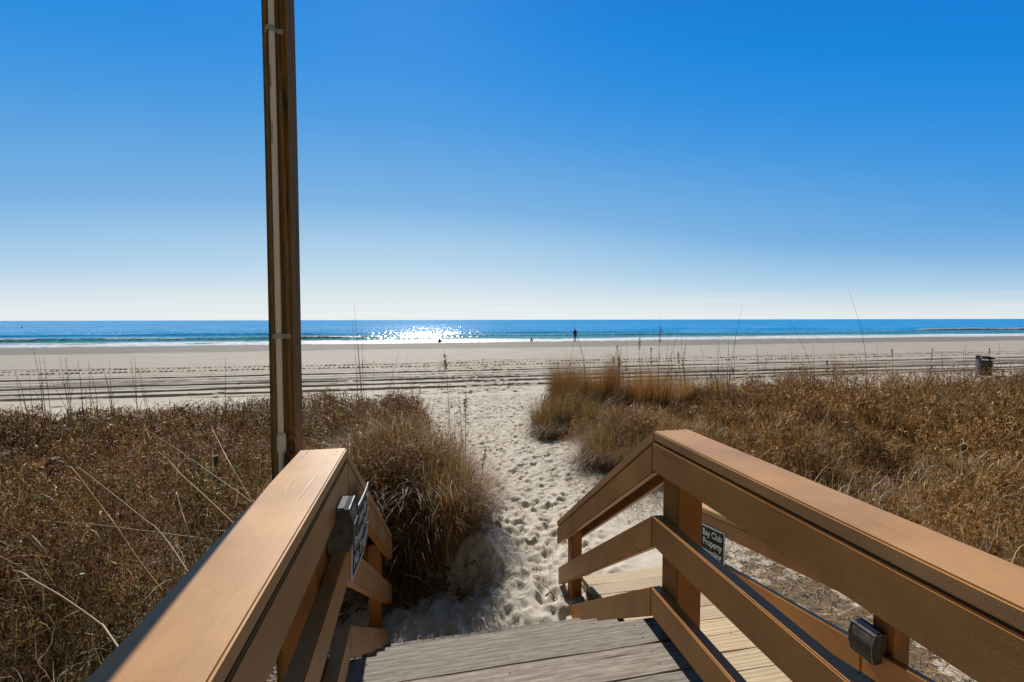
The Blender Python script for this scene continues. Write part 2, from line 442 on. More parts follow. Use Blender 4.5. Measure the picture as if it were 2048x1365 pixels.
# ------------------------------------------------------------------ sea
def sea_height(X, Y):
    Z = 0.05*np.sin(2*math.pi*(Y+3*fbm(X*0.03, Y*0.03, 101, 3)*4)/9.0)*sstep(70, 95, Y)
    Z += 0.06*(fbm(X*0.10, Y*0.42, 103, 4)-0.5)*sstep(64, 80, Y)
    foam = np.zeros_like(Z)
    # breaking wave on the left, rising swell behind it, breaker far right
    for (yc, h, xa, xb, sgn, wl, fo) in [(74.5, 0.44, -130, -6, 1, 2.9, 0.5), (79, 0.30, -30, 200, 1, 2.6, 0.0), (84, 0.16, 22, 230, 1, 2.8, 0.0), (97, 0.34, -200, 60, 1, 3.0, 0.0), (93, 0.55, 118, 300, 1, 3.0, 1.0)]:
        c = yc + 3.5*(fbm(X*0.035, X*0+yc, int(yc), 3)-0.5) - 0.012*X
        amp = h*sstep(xa-12, xa+12, X)*(1-sstep(xb-14, xb+14, X))*(0.65+0.7*fbm(X*0.06, X*0+5, int(yc)+7, 2))
        t = Y-c
        Z += amp*np.where(t < 0, np.exp(-(t/(wl*0.36))**2), np.exp(-(t/(wl*1.2))**2))
        if fo:
            lip = np.exp(-((t+0.15)/0.55)**2)*sstep(0.47, 0.60, fbm(X*0.16, X*0+9, 131+int(yc), 3)+0.12*(fo-0.5)*2)*sstep(0.12, 0.3, amp)
            foam = np.maximum(foam, lip*fo*1.4)
    edge = 59.0 + 1.6*(fbm(X*0.06, X*0+1, 111, 3)-0.5) + 0.7*(fbm(X*0.4, X*0+2, 112, 3)-0.5)
    outer = 69.5 + 5*(fbm(X*0.045, X*0+4, 113, 3)-0.5)
    wash = sstep(-0.2, 0.4, Y-edge)*(1-sstep(-2.0, 1.5, Y-outer))
    br = fbm(X*0.22, Y*0.7, 115, 5)
    foam = np.maximum(foam, wash*sstep(0.30, 0.50, br+0.12*sstep(6, 0, Y-edge)+0.14*sstep(-20, 40, X)))
    foam = np.maximum(foam, 0.95*sstep(0.1, 0.35, Y-edge)*(1-sstep(1.5, 3.5, Y-edge-2*fbm(X*0.2, X*0, 118, 2))))
    Z += 0.10*wash*(fbm(X*0.5, Y*0.9, 117, 4)-0.35)+0.05*foam
    Z -= 0.35*(1-sstep(-1.2, 0.5, Y-edge))
    return Z, foam
VV = []; QQ = []; AF = []; off = 0
def sea_patch(x0, x1, nx, ys, flat=False):
    global off
    xs = np.linspace(x0, x1, nx); X, Y = np.meshgrid(xs, ys); ny = len(ys)
    if flat: Z = np.zeros_like(X); Fo = np.zeros_like(X)
    else:
        Z, Fo = sea_height(X, Y)
        fade = 1-sstep(ys[-1]-18, ys[-1], Y); Z = Z*fade
    VV.append(np.stack([X, Y, Z], -1).reshape(-1, 3)); AF.append(Fo.ravel())
    i = np.arange(nx*ny).reshape(ny, nx)+off
    QQ.append(np.stack([i[:-1, :-1], i[:-1, 1:], i[1:, 1:], i[1:, :-1]], -1).reshape(-1, 4)); off += nx*ny
sea_patch(-170, 240, 1300, np.linspace(56.5, 150, 420))
sea_patch(-60000, 60000, 60, np.concatenate([[150], np.geomspace(152, 60000, 60)]), True)
sea_patch(-60000, -170, 20, np.linspace(56.5, 150, 12), True)
sea_patch(240, 60000, 20, np.linspace(56.5, 150, 12), True)
def sea_mat():
    m, nt, b = new_mat('sea_water')
    tc = node(nt, 'ShaderNodeTexCoord')
    def mapped(s):
        mp = node(nt, 'ShaderNodeMapping'); mp.inputs['Scale'].default_value = s
        nt.links.new(tc.outputs['Object'], mp.inputs[0]); return mp.outputs[0]
    w3 = noise(nt, mapped((0.004, 0.035, 1)), 1.0, 4, 0.6)
    sep = node(nt, 'ShaderNodeSeparateXYZ'); nt.links.new(tc.outputs['Object'], sep.inputs[0])
    # shallow green water over the bar, deep blue beyond
    sh = node(nt, 'ShaderNodeMapRange'); sh.inputs[1].default_value = 70; sh.inputs[2].default_value = 112
    nt.links.new(sep.outputs[1], sh.inputs[0])
    deep = ramp(nt, [(0.35, (0.0, 0.27, 0.66)), (0.65, (0.005, 0.38, 0.82))], w3).outputs[0]
    col = mixc(nt, sh.outputs[0], (0.10, 0.30, 0.27), deep)
    af = node(nt, 'ShaderNodeAttribute', attribute_name='foam')
    fn = noise(nt, mapped((1.2, 2.0, 1)), 1.6, 5, 0.7)
    fm = ramp(nt, [(0.42, (0, 0, 0)), (0.6, (1, 1, 1))], math_n(nt, 'ADD', math_n(nt, 'MULTIPLY', af.outputs['Fac'], 0.55), math_n(nt, 'MULTIPLY', fn, 0.5))).outputs[0]
    col = mixc(nt, fm, col, (0.82, 0.84, 0.86))
    nt.links.new(col, b.inputs['Base Color'])
    b.inputs['IOR'].default_value = 1.33
    nt.links.new(math_n(nt, 'ADD', math_n(nt, 'MULTIPLY', fm, 0.28), 0.16), b.inputs['Roughness'])
    # wave facets: slopes lie mostly along the swell, tilted towards the shore; calmer far out
    def slope(sc, seed):
        mp = node(nt, 'ShaderNodeMapping'); mp.inputs['Scale'].default_value = sc; mp.inputs['Location'].default_value = (seed, seed*1.7, 0)
        nt.links.new(tc.outputs['Object'], mp.inputs[0])
        n = node(nt, 'ShaderNodeTexNoise'); n.inputs['Scale'].default_value = 1.0; n.inputs['Detail'].default_value = 3; n.inputs['Roughness'].default_value = 0.65
        nt.links.new(mp.outputs[0], n.inputs['Vector']); return math_n(nt, 'SUBTRACT', n.outputs['Fac'], 0.5)
    far = node(nt, 'ShaderNodeMapRange'); far.inputs[1].default_value = 60; far.inputs[2].default_value = 420; far.inputs[3].default_value = 1.0; far.inputs[4].default_value = 0.42
    nt.links.new(sep.outputs[1], far.inputs[0])
    sx = math_n(nt, 'SUBTRACT', math_n(nt, 'MULTIPLY', slope((2.1, 0.9, 1), 3.1), 0.80), 0.05)
    sy = math_n(nt, 'ADD', math_n(nt, 'MULTIPLY', slope((1.7, 0.8, 1), 9.4), 1.2), math_n(nt, 'MULTIPLY', slope((0.05, 0.16, 1), 5.2), 0.5))
    sy = math_n(nt, 'SUBTRACT', math_n(nt, 'MULTIPLY', sy, far.outputs[0]), 0.13)
    ge = node(nt, 'ShaderNodeNewGeometry')
    cx = node(nt, 'ShaderNodeCombineXYZ'); nt.links.new(sx, cx.inputs[0]); nt.links.new(sy, cx.inputs[1])
    va = node(nt, 'ShaderNodeVectorMath', operation='ADD'); nt.links.new(ge.outputs['Normal'], va.inputs[0]); nt.links.new(cx.outputs[0], va.inputs[1])
    vn = node(nt, 'ShaderNodeVectorMath', operation='NORMALIZE'); nt.links.new(va.outputs[0], vn.inputs[0])
    nt.links.new(vn.outputs[0], b.inputs['Normal'])
    b.inputs['Specular IOR Level'].default_value = 0.22
    return m
tag(np_mesh('sea', np.concatenate(VV), np.concatenate(QQ), sea_mat(), {'foam': np.concatenate(AF)}), kind='structure')
del VV, QQ, AF

# ------------------------------------------------------------------ timber walkway
PAINT = paint_mat('brown_stain', (0.46, 0.215, 0.064), 1)  # darker than the cap: shade of the side boards put into the stain
PAINT_CAP = paint_mat('sunlit_cap_stain', (0.53, 0.282, 0.108), 1)  # same stain made lighter, so the colour carries the sunlight on the caps
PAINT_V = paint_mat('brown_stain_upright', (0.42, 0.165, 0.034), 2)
GREYWOOD = wood_mat('weathered_decking', 0, (0.22, 0.185, 0.155), (0.44, 0.39, 0.34), (0.60, 0.545, 0.485), 0.85, knots=True, grain=0.3, crack=0.33)
NEWWOOD = wood_mat('pale_decking', 0, (0.42, 0.29, 0.16), (0.58, 0.465, 0.31), (0.68, 0.58, 0.43), 0.7, knots=True, grain=0.9, crack=0.29)
BEAMWOOD = wood_mat('framing_timber', 1, (0.10, 0.075, 0.045), (0.20, 0.155, 0.10), (0.28, 0.22, 0.15), 0.8)
STEEL = plain_mat('nail_steel', (0.10, 0.09, 0.085), 0.7, 0.3)
DARKMETAL = plain_mat('bronze_metal', (0.095, 0.088, 0.082), 0.85, 0.0, 0.08, 0.5, 26)
SOLAR = plain_mat('solar_glass', (0.010, 0.014, 0.03), 0.55, 0, 0.15)
LOUVRE = plain_mat('black_louvre', (0.016, 0.016, 0.018), 0.5)
WORNMETAL = plain_mat('worn_metal', (0.22, 0.24, 0.28), 0.6, 0.2, 0.5, 0.7, 60)

def plank(mb, x0, x1, y0, y1, z0, z1, bev=0.004):
    rnd = random.random()
    # long edges wander a little, ends are not quite flush
    n = 9; e0, e1 = random.uniform(-.006, .006), random.uniform(-.006, .006)
    vs = []
    for i in range(n):
        x = x0+e0+(x1+e1-x0-e0)*i/(n-1)
        a = y0+random.uniform(-.0016, .0016); b_ = y1+random.uniform(-.0016, .0016); dz = random.uniform(-.0012, .0012)
        vs += [(x, a, z0(a)+CZ), (x, b_, z0(b_)+CZ), (x, b_, z1(b_)+CZ+dz), (x, a, z1(a)+CZ+dz)]
    fs = [(3, 2, 1, 0), (4*n-4, 4*n-3, 4*n-2, 4*n-1)]
    for i in range(n-1):
        for k in range(4):
            fs.append((4*i+k, 4*i+(k+1) % 4, 4*i+4+(k+1) % 4, 4*i+4+k))
    _, f = mb._poly(vs, fs, rnd)
    ed = [e for e in {e for q in f for e in q.edges} if abs((e.verts[0].co-e.verts[1].co).normalized().x) > .8]
    bmesh.ops.bevel(mb.bm, geom=ed, offset=bev, segments=2, affect='EDGES', clamp_overlap=True)
def steel_slots(o):
    o.data.materials.append(STEEL)
    for p in o.data.polygons:
        if p.area < 8e-5: p.material_index = 1
def nails(mb, pts):
    for x, y, z in pts:
        mb.tube([(x, y, z+CZ-0.004), (x, y, z+CZ+0.0010)], [0.0044, 0.0038], 8)

# --- upper deck with its flight of steps
deck = thing('wooden_deck', 'weathered grey plank deck between the two brown railings, steps dropping to the sand', 'deck', (0.33, 0.0, CZ-1.93))
mb = MB(); DZ = -1.28
y = 1.728; pts = []
while y > -1.6:
    plank(mb, -0.34, 0.972, y-0.140, y, lambda t: DZ-0.038, lambda t: DZ)
    for x in (-0.22, 0.30, 0.86):
        for dy in (0.035, 0.105): pts.append((x+random.uniform(-.01, .01), y-dy+random.uniform(-.006, .006), DZ))
    y -= 0.1475
deck_bd = mb; nails(deck_bd, pts); o = deck_bd.build('decking', GREYWOOD, deck); steel_slots(o)
mb = MB()
for x in (-0.29, 0.32, 0.92): mb.box(x-0.02, x+0.02, -1.6, 1.60, DZ-0.23, DZ-0.041)
mb.box(-0.335, 0.965, 1.602, 1.640, DZ-0.23, DZ-0.041)
mb.build('joists', BEAMWOOD, deck)
for k in range(3):
    zt = DZ-0.182*(k+1); yf = 1.728+0.272*(k+1)
    mb = MB()
    for q in range(2):
        b1 = yf-q*0.1435
        plank(mb, -0.27, 0.955, b1-0.140, b1, lambda t: zt-0.038, lambda t: zt)
    mb.build('tread', GREYWOOD, deck)
for x in (-0.315, 0.33, 0.957):
    mb = MB()
    poly = [(1.642, DZ-0.23), (1.642, DZ-0.43), (2.53, -1.99), (2.53, -1.864)]
    mb.prism_yz(poly, x, x+0.028); mb.build('stringer', BEAMWOOD, deck)

# --- ramp beside the steps
RS = 0.14
def rz(y): return -1.82 + RS*(2.95-y)
ramp_o = thing('wooden_ramp', 'pale new plank ramp running down to the sand right of the brown railing', 'ramp', (1.5, 1.5, CZ-1.95))
mb = MB(); y = 2.955; pts = []
while y > -1.8:
    plank(mb, 1.085, 2.02, y-0.139, y, lambda t: rz(t)-0.036, lambda t: rz(t), 0.003)
    for x in (1.16, 1.93):
        for dy in (0.035, 0.104): pts.append((x+random.uniform(-.01, .01), y-dy, rz(y-dy)))
    y -= 0.1445
nails(mb, pts); o = mb.build('decking', NEWWOOD, ramp_o); steel_slots(o)
for x in (1.10, 1.52, 1.96):
    mb = MB(); mb.prism_yz([(-1.7, rz(-1.7)-0.039), (2.90, rz(2.90)-0.039), (2.90, rz(2.90)-0.16), (-1.7, rz(-1.7)-0.23)], x, x+0.038)
    mb.build('joist', BEAMWOOD, ramp_o)

# --- railings: boards are side outlines (y, z) given a thickness in x
YC, ST = 1.655, 0.712          # corner where the level rail meets the stair rail, stair slope
def rail_side(name, label, xi, sgn, skew, posts, yend, ylow, group=None):
    """xi: inner face of the top board, sgn +1 when the posts lie towards +x"""
    root = thing(name, label, 'railing', (xi+sgn*0.08, YC, CZ-1.93))
    def X(a, b): return (xi+sgn*a, xi+sgn*b) if sgn > 0 else (xi+sgn*b, xi+sgn*a)
    sk = (YC, skew)
    YB = -1.7
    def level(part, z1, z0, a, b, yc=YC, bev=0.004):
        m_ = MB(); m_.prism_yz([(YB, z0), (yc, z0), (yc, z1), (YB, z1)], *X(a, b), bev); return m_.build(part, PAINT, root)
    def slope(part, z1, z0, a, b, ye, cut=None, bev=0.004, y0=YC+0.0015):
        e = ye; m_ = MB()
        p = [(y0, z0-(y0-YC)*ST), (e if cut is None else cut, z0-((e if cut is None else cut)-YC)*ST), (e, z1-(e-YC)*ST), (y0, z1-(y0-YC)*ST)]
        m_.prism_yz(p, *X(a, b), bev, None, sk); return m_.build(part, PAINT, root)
    # cap: flat 2x6, mitred over the corner
    t = 0.038
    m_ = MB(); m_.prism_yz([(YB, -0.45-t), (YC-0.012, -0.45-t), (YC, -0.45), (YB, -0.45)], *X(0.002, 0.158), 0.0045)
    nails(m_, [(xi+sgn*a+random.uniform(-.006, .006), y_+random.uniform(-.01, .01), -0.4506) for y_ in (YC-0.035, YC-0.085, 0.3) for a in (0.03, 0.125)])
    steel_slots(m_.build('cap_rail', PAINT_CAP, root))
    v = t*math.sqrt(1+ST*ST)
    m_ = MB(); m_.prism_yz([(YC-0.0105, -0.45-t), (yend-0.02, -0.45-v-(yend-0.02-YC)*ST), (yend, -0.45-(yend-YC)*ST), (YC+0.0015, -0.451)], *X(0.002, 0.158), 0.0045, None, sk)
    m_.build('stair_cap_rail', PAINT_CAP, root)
    level('top_board', -0.494, -0.612, 0.0, 0.038)
    slope('stair_top_board', -0.503, -0.622, 0.0, 0.038, yend-0.015)
    slope('stair_backing_board', -0.505, -0.62, 0.125, 0.157, yend-0.03)
    level('middle_board', -0.799, -0.922, 0.002, 0.049)
    slope('stair_middle_board', -0.799, -0.930, 0.002, 0.049, yend-0.045)
    level('lower_board', -1.098, -1.215, 0.002, 0.049)
    slope('stair_lower_board', -1.098, -1.222, 0.002, 0.049, ylow, ylow-0.12)
    for (py, zt, zb) in posts:
        m_ = MB()
        dx = (py-YC)*skew if py > YC else 0
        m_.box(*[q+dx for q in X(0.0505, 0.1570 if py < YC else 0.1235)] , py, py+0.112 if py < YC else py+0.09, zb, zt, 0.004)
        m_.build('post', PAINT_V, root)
    return root
rail_r = rail_side('handrail', 'brown timber railing right of the deck, its flat cap bending down the steps', 0.908, 1, 0.02,
          [(1.545, -0.489, -2.2), (-0.25, -0.489, -2.2), (2.86, -1.40, -2.25)], 3.07, 2.815)
rail_l = rail_side('handrail', 'brown timber railing left of the deck with the pole shadow along its cap', -0.264, -1, 0.04,
          [(1.405, -0.489, -2.2), (-0.25, -0.489, -2.2), (2.80, -1.37, -2.25)], 3.0, 2.80)

# --- low railing on the far side of the ramp
rr = thing('ramp_railing', 'low sloping brown railing beyond the pale ramp, carrying a sign and a step light', 'railing', (2.0, 1.6, CZ-1.95))
def rr_z(y, z): return z-0.16*(y-2.38)
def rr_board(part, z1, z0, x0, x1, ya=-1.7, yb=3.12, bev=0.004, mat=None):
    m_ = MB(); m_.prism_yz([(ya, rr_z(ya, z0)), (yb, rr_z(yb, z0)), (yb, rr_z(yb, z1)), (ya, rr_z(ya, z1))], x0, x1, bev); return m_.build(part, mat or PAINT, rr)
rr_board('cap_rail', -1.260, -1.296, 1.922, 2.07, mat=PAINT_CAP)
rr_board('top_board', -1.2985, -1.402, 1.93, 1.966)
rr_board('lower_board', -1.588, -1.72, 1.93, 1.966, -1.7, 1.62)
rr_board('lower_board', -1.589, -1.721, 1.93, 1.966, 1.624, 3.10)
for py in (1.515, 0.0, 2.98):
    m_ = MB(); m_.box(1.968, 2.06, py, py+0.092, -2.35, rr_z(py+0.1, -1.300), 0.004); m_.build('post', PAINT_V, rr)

# --- square pole with a conduit
POLE = wood_mat('pole_timber', 2, (0.12, 0.074, 0.028), (0.25, 0.16, 0.062), (0.37, 0.265, 0.13), 0.9, knots=True, grain=0.8, crack=0.38, bumpd=0.006)
PVC = plain_mat('grey_pvc', (0.82, 0.82, 0.80), 0.45, 0, 0.4, 0.10, 9)
pole = thing('wooden_pole', 'tall square timber pole carrying a grey conduit behind the left railing', 'pole', (-0.47, 1.70, CZ-1.95))
PX0, PX1, PY0, PY1 = -0.513, -0.436, 1.662, 1.768
m_ = MB()
vs = []; fs = []; nz_ = 40
for i in range(nz_):
    z = -2.25+(3.9+2.25)*i/(nz_-1); tw = rad(1.2)*math.sin(z*0.9+0.4); wx = 0.004*math.sin(z*1.7)
    for (a, b_) in ((PX0, PY0), (PX1, PY0), (PX1, PY1), (PX0, PY1)):
        cx, cy = (PX0+PX1)/2, (PY0+PY1)/2
        dx, dy = a-cx, b_-cy
        vs.append((cx+wx+dx*math.cos(tw)-dy*math.sin(tw), cy+dx*math.sin(tw)+dy*math.cos(tw), z+CZ))
for i in range(nz_-1):
    for k in range(4): fs.append((4*i+k, 4*i+(k+1) % 4, 4*i+4+(k+1) % 4, 4*i+4+k))
fs += [(3, 2, 1, 0), tuple(range(4*nz_-4, 4*nz_))]
_, f = m_._poly(vs, fs)
ed = [e for e in {e for q in f for e in q.edges} if abs((e.verts[0].co-e.verts[1].co).normalized().z) > .8]
bmesh.ops.bevel(m_.bm, geom=ed, offset=0.005, segments=2, affect='EDGES')
m_.build('timber', POLE, pole)
CX, CY = -0.478, PY0-0.0118
m_ = MB(); m_.tube([(CX+0.003*math.sin(z*1.3), CY, z+CZ) for z in np.linspace(-2.1, 3.8, 40)], 0.0094, 16)
cond = m_.build('conduit', PVC, pole, smooth=True)
def strap(z, root_):
    m_ = MB()
    prof = []
    for k in range(9):
        a = math.pi*k/8; prof.append((CX+0.0128*math.cos(a), CY-0.0128*math.sin(a)))
    prof = [(CX+0.036, PY0-0.0035), (CX+0.0145, PY0-0.0035)]+prof+[(CX-0.0145, PY0-0.0035), (CX-0.021, PY0-0.0035)]
    vs = []; fs = []
    for (a, b_) in prof:
        for dz in (-0.008, 0.008): vs.append((a, b_, z+dz+CZ))
    for i in range(len(prof)-1): fs.append((2*i, 2*i+1, 2*i+3, 2*i+2))
    m_._poly(vs, fs)
    m_.tube([(CX+0.029, PY0-0.006, z+CZ), (CX+0.029, PY0-0.0042, z+CZ)], 0.0045, 8)
    o = m_.build('strap', plain_mat('strap_grey', (0.42, 0.42, 0.40), 0.5, 0.2), root_)
    sm = o.modifiers.new('thickness', 'SOLIDIFY'); sm.thickness = 0.002
    return o
strap(at_dist(556, 65, PY0).z-CZ, cond); strap(at_dist(556, 673, PY0).z-CZ, cond)
m_ = MB(); m_.tube([(CX, CY, CZ-0.455), (CX, CY, CZ-0.445), (CX, CY, CZ-0.395), (CX, CY, CZ-0.385)], [0.0112, 0.0142, 0.0142, 0.0112], 16)
m_.build('coupling', PVC, cond, smooth=True)
def text_mesh(txt, size, mat, root, name='lettering', bold=0.0, ext=0.0004):
    cu = bpy.data.curves.new(name, 'FONT'); cu.body = txt; cu.size = size; cu.extrude = ext; cu.offset = bold
    cu.align_x = 'CENTER'; cu.align_y = 'CENTER'
    o = bpy.data.objects.new(name, cu); C.objects.link(o)
    dg = bpy.context.evaluated_depsgraph_get()
    me = bpy.data.meshes.new_from_object(o.evaluated_get(dg))
    bpy.data.objects.remove(o); bpy.data.curves.remove(cu)
    return me
INK = plain_mat('grey_ink', (0.06, 0.06, 0.06), 0.6)
def world_text(name, me, mat, root, fn):
    n = len(me.vertices); co = np.empty(n*3); me.vertices.foreach_get('co', co); co = co.reshape(-1, 3)
    P = np.array([fn(*c) for c in co])-np.array(root.matrix_world.translation if root.parent is None else root.parent.location)
    me.vertices.foreach_set('co', P.ravel()); me.update(); me.materials.clear(); me.materials.append(mat)
    o = bpy.data.objects.new(name, me); C.objects.link(o); o.parent = root; return o
for zc, tx in ((0.62, '1/2" SCH 40 PVC'), (0.80, '1/2" SCH 40 PVC')):
    me = text_mesh(tx, 0.010, INK, cond)
    world_text('print', me, INK, cond, lambda u, v, w: (CX-0.0035+v*0.98, CY-0.0096-w-0.0002+(v+0.0035)**2*18*0, zc-u+CZ))

# --- step lights
def fixture(name, label, x_back, sgn, y0, z0):
    """box light on a post; sgn = direction (x) its face looks, y0/z0 = near lower corner"""
    L, Hh, D = 0.112, 0.130, 0.062
    root = thing(name, label, 'step light', (x_back, y0+L/2, z0+CZ))
    m_ = MB()
    # side outline in (x, z): flat back, face leaning out a little, curved towards the bottom
    n = 7; prof = [(0.012, Hh), (0.030, Hh+0.002)]
    for i in range(n):
        t = i/(n-1); prof.append((0.062+0.026*math.sin(math.pi*(0.15+0.7*t)), Hh*(1-t)))
    prof.append((0.012, 0.0))
    vs = []; N = len(prof)
    for yy in (y0, y0+L):
        for (a, b_) in prof: vs.append((x_back+sgn*a, yy, z0+b_+CZ))
    fs = [tuple(range(N)), tuple(range(2*N-1, N-1, -1))]+[(i, i+N, (i+1) % N+N, (i+1) % N) for i in range(N)]
    _, f = m_._poly(vs, fs); m_._bevel(f, 0.0018, 1)
    m_.build('housing', DARKMETAL, root)
    m_ = MB(); m_.box(*sorted((x_back+sgn*0.018, x_back+sgn*0.060)), y0+0.006, y0+L-0.006, z0+Hh+0.002, z0+Hh+0.0045, 0.0008)
    m_.build('solar_panel', SOLAR, root)
    # louvre slots with bars between, lower two thirds of the face
    m_ = MB(); m2 = MB()
    def face_x(t): return 0.062+0.026*math.sin(math.pi*(0.15+0.7*t))
    ns = 9
    for k in range(ns):
        yy = y0+0.012+(L-0.024)*(k+0.5)/ns
        for i in range(4):
            t0, t1 = 0.40+0.135*i, 0.40+0.135*(i+1)
            a0, a1 = face_x(t0), face_x(t1)
            m_.bm.faces.ensure_lookup_table()
            w = 0.0038
            P = []
            for (t, a) in ((t0, a0), (t1, a1)):
                for dy in (-w, w):
                    P.append((x_back+sgn*(a+0.0012), yy+dy, z0+Hh*(1-t)+CZ))
            P2 = [(x_back+sgn*(abs(p[0]-x_back)-0.004), p[1], p[2]) for p in P]
            m_._poly(P+P2, [(0, 1, 3, 2), (4, 6, 7, 5), (0, 2, 6, 4), (1, 5, 7, 3), (0, 4, 5, 1), (2, 3, 7, 6)])
    m_.build('louvre', LOUVRE, root)
    for yy in (y0-0.0002, y0+L-0.0048):
        pts_ = [(x_back+sgn*(face_x(t)+0.001), yy+0.0025, z0+Hh*(1-t)+CZ) for t in np.linspace(0.0, 1, 9)]
        m2.tube(pts_, 0.0022, 5)
    for t in (0.0, 0.985):
        m2.tube([(x_back+sgn*(face_x(t)+0.001), y0+0.001, z0+Hh*(1-t)+CZ), (x_back+sgn*(face_x(t)+0.001), y0+L-0.001, z0+Hh*(1-t)+CZ)], 0.0026, 5)
    m2.build('worn_edge', WORNMETAL, root)
    m_ = MB(); m_.prism_yz([(y0+0.02, z0+0.02), (y0+L-0.02, z0+0.02), (y0+L-0.02, z0+Hh-0.02), (y0+0.02, z0+Hh-0.02)], min(x_back, x_back+sgn*0.013), max(x_back, x_back+sgn*0.013), 0.001)
    m_.build('bracket', DARKMETAL, root)
    return root
fixture('step_light', 'dark metal step light fixed to the left railing beside the curled sign', -0.300, 1, 1.412, -0.706)
fixture('step_light', 'dark louvred step light on the ramp railing post, worn pale along its edges', 1.9665, -1, 1.530, -1.492)

# --- no trespassing signs
SIGNGREEN = plain_mat('sign_green', (0.018, 0.026, 0.013), 0.6, 0, 0.12, 0.2)
SIGNWHITE = plain_mat('sign_white', (0.62, 0.62, 0.66), 0.45, 0, 0.4, 0.06)
def sign(name, label, fn, W, H, nrm):
    """fn(u, v, d): u along the writing, v up, both from the centre, d out of the face"""
    root = thing(name, label, 'sign', fn(0, -H/2, 0))
    def panel(part, w, h, d0, d1, mat, rc):
        m_ = MB(); nu, nv = 14, 6
        def gridpts(d): return [fn(-w/2+w*i/nu, -h/2+h*j/nv, d) for j in range(nv+1) for i in range(nu+1)]
        vs = gridpts(d0)+gridpts(d1); K = (nu+1)*(nv+1); fs = []
        for j in range(nv):
            for i in range(nu):
                q = j*(nu+1)+i
                fs.append((q, q+1, q+nu+2, q+nu+1)); fs.append((q+K+nu+1, q+K+nu+2, q+K+1, q+K))
        rim = [i for i in range(nu+1)]+[(j+1)*(nu+1)-1 for j in range(1, nv+1)]+[nv*(nu+1)+i for i in range(nu-1, -1, -1)]+[j*(nu+1) for j in range(nv-1, 0, -1)]
        for a, b_ in zip(rim, rim[1:]+rim[:1]): fs.append((a, b_, b_+K, a+K))
        m_._poly(vs, fs); return m_.build(part, mat, root)
    panel('plate', W, H, 0.0, 0.003, SIGNWHITE, 0)
    panel('green_face', W-0.026, H-0.026, 0.0031, 0.0040, SIGNGREEN, 0)
    for i, tx in enumerate(('Ocean Bay Club', 'Private Property', 'No Trespassing')):
        me = text_mesh(tx, 0.058, SIGNWHITE, root, bold=0.0011)
        bpy_n = len(me.vertices); co = np.empty(bpy_n*3); me.vertices.foreach_get('co', co); co = co.reshape(-1, 3)
        wmax = np.ptp(co[:, 0]); sc = min(1.0, (W-0.06)/wmax)
        v0 = H*0.27-i*H*0.27
        P = np.array([list(fn(c[0]*sc, c[1]*1.08+v0, 0.0046+c[2])) for c in co])-np.array(root.location)
        me.vertices.foreach_set('co', P.ravel()); me.update(); me.materials.clear(); me.materials.append(SIGNWHITE)
        o = bpy.data.objects.new('lettering', me); C.objects.link(o); o.parent = root
    for u in (-W/2+0.02, W/2-0.02):
        m_ = MB(); p, q = Vector(fn(u, H/2-0.009, 0.003)), Vector(fn(u, H/2-0.009, 0.006)); m_.tube([p, q], 0.004, 8)
        m_.build('screw', STEEL, root)
    return root
# right: on the inner face of the ramp railing, top tucked under its top board
sg = on_x(1450, 1068, 1.925)
def fn_r(u, v, d):
    y = sg.y+0.215-u
    return Vector((1.9285-d, y, sg.z-0.117-0.16*(y-sg.y)+v))
sign('warning_sign', 'dark green no trespassing sign with white lettering on the ramp railing beyond the post', fn_r, 0.43, 0.235, -1)
# left: curled plate seen almost edge on, on the inner side of the left stair boards
def fn_l(u, v, d):
    y = 1.665+u
    cz = -0.733-0.10*(y-1.665)+CZ
    x = -0.229+0.010*math.cos(u*7.0)+0.16*max(0, u-0.10)**2*0
    return Vector((x+d+v*0.03, y, cz+v-0.22*(u-0.02)**2))
sign('warning_sign', 'curled dark green no trespassing sign on the left railing seen almost edge on', fn_l, 0.42, 0.215, 1)

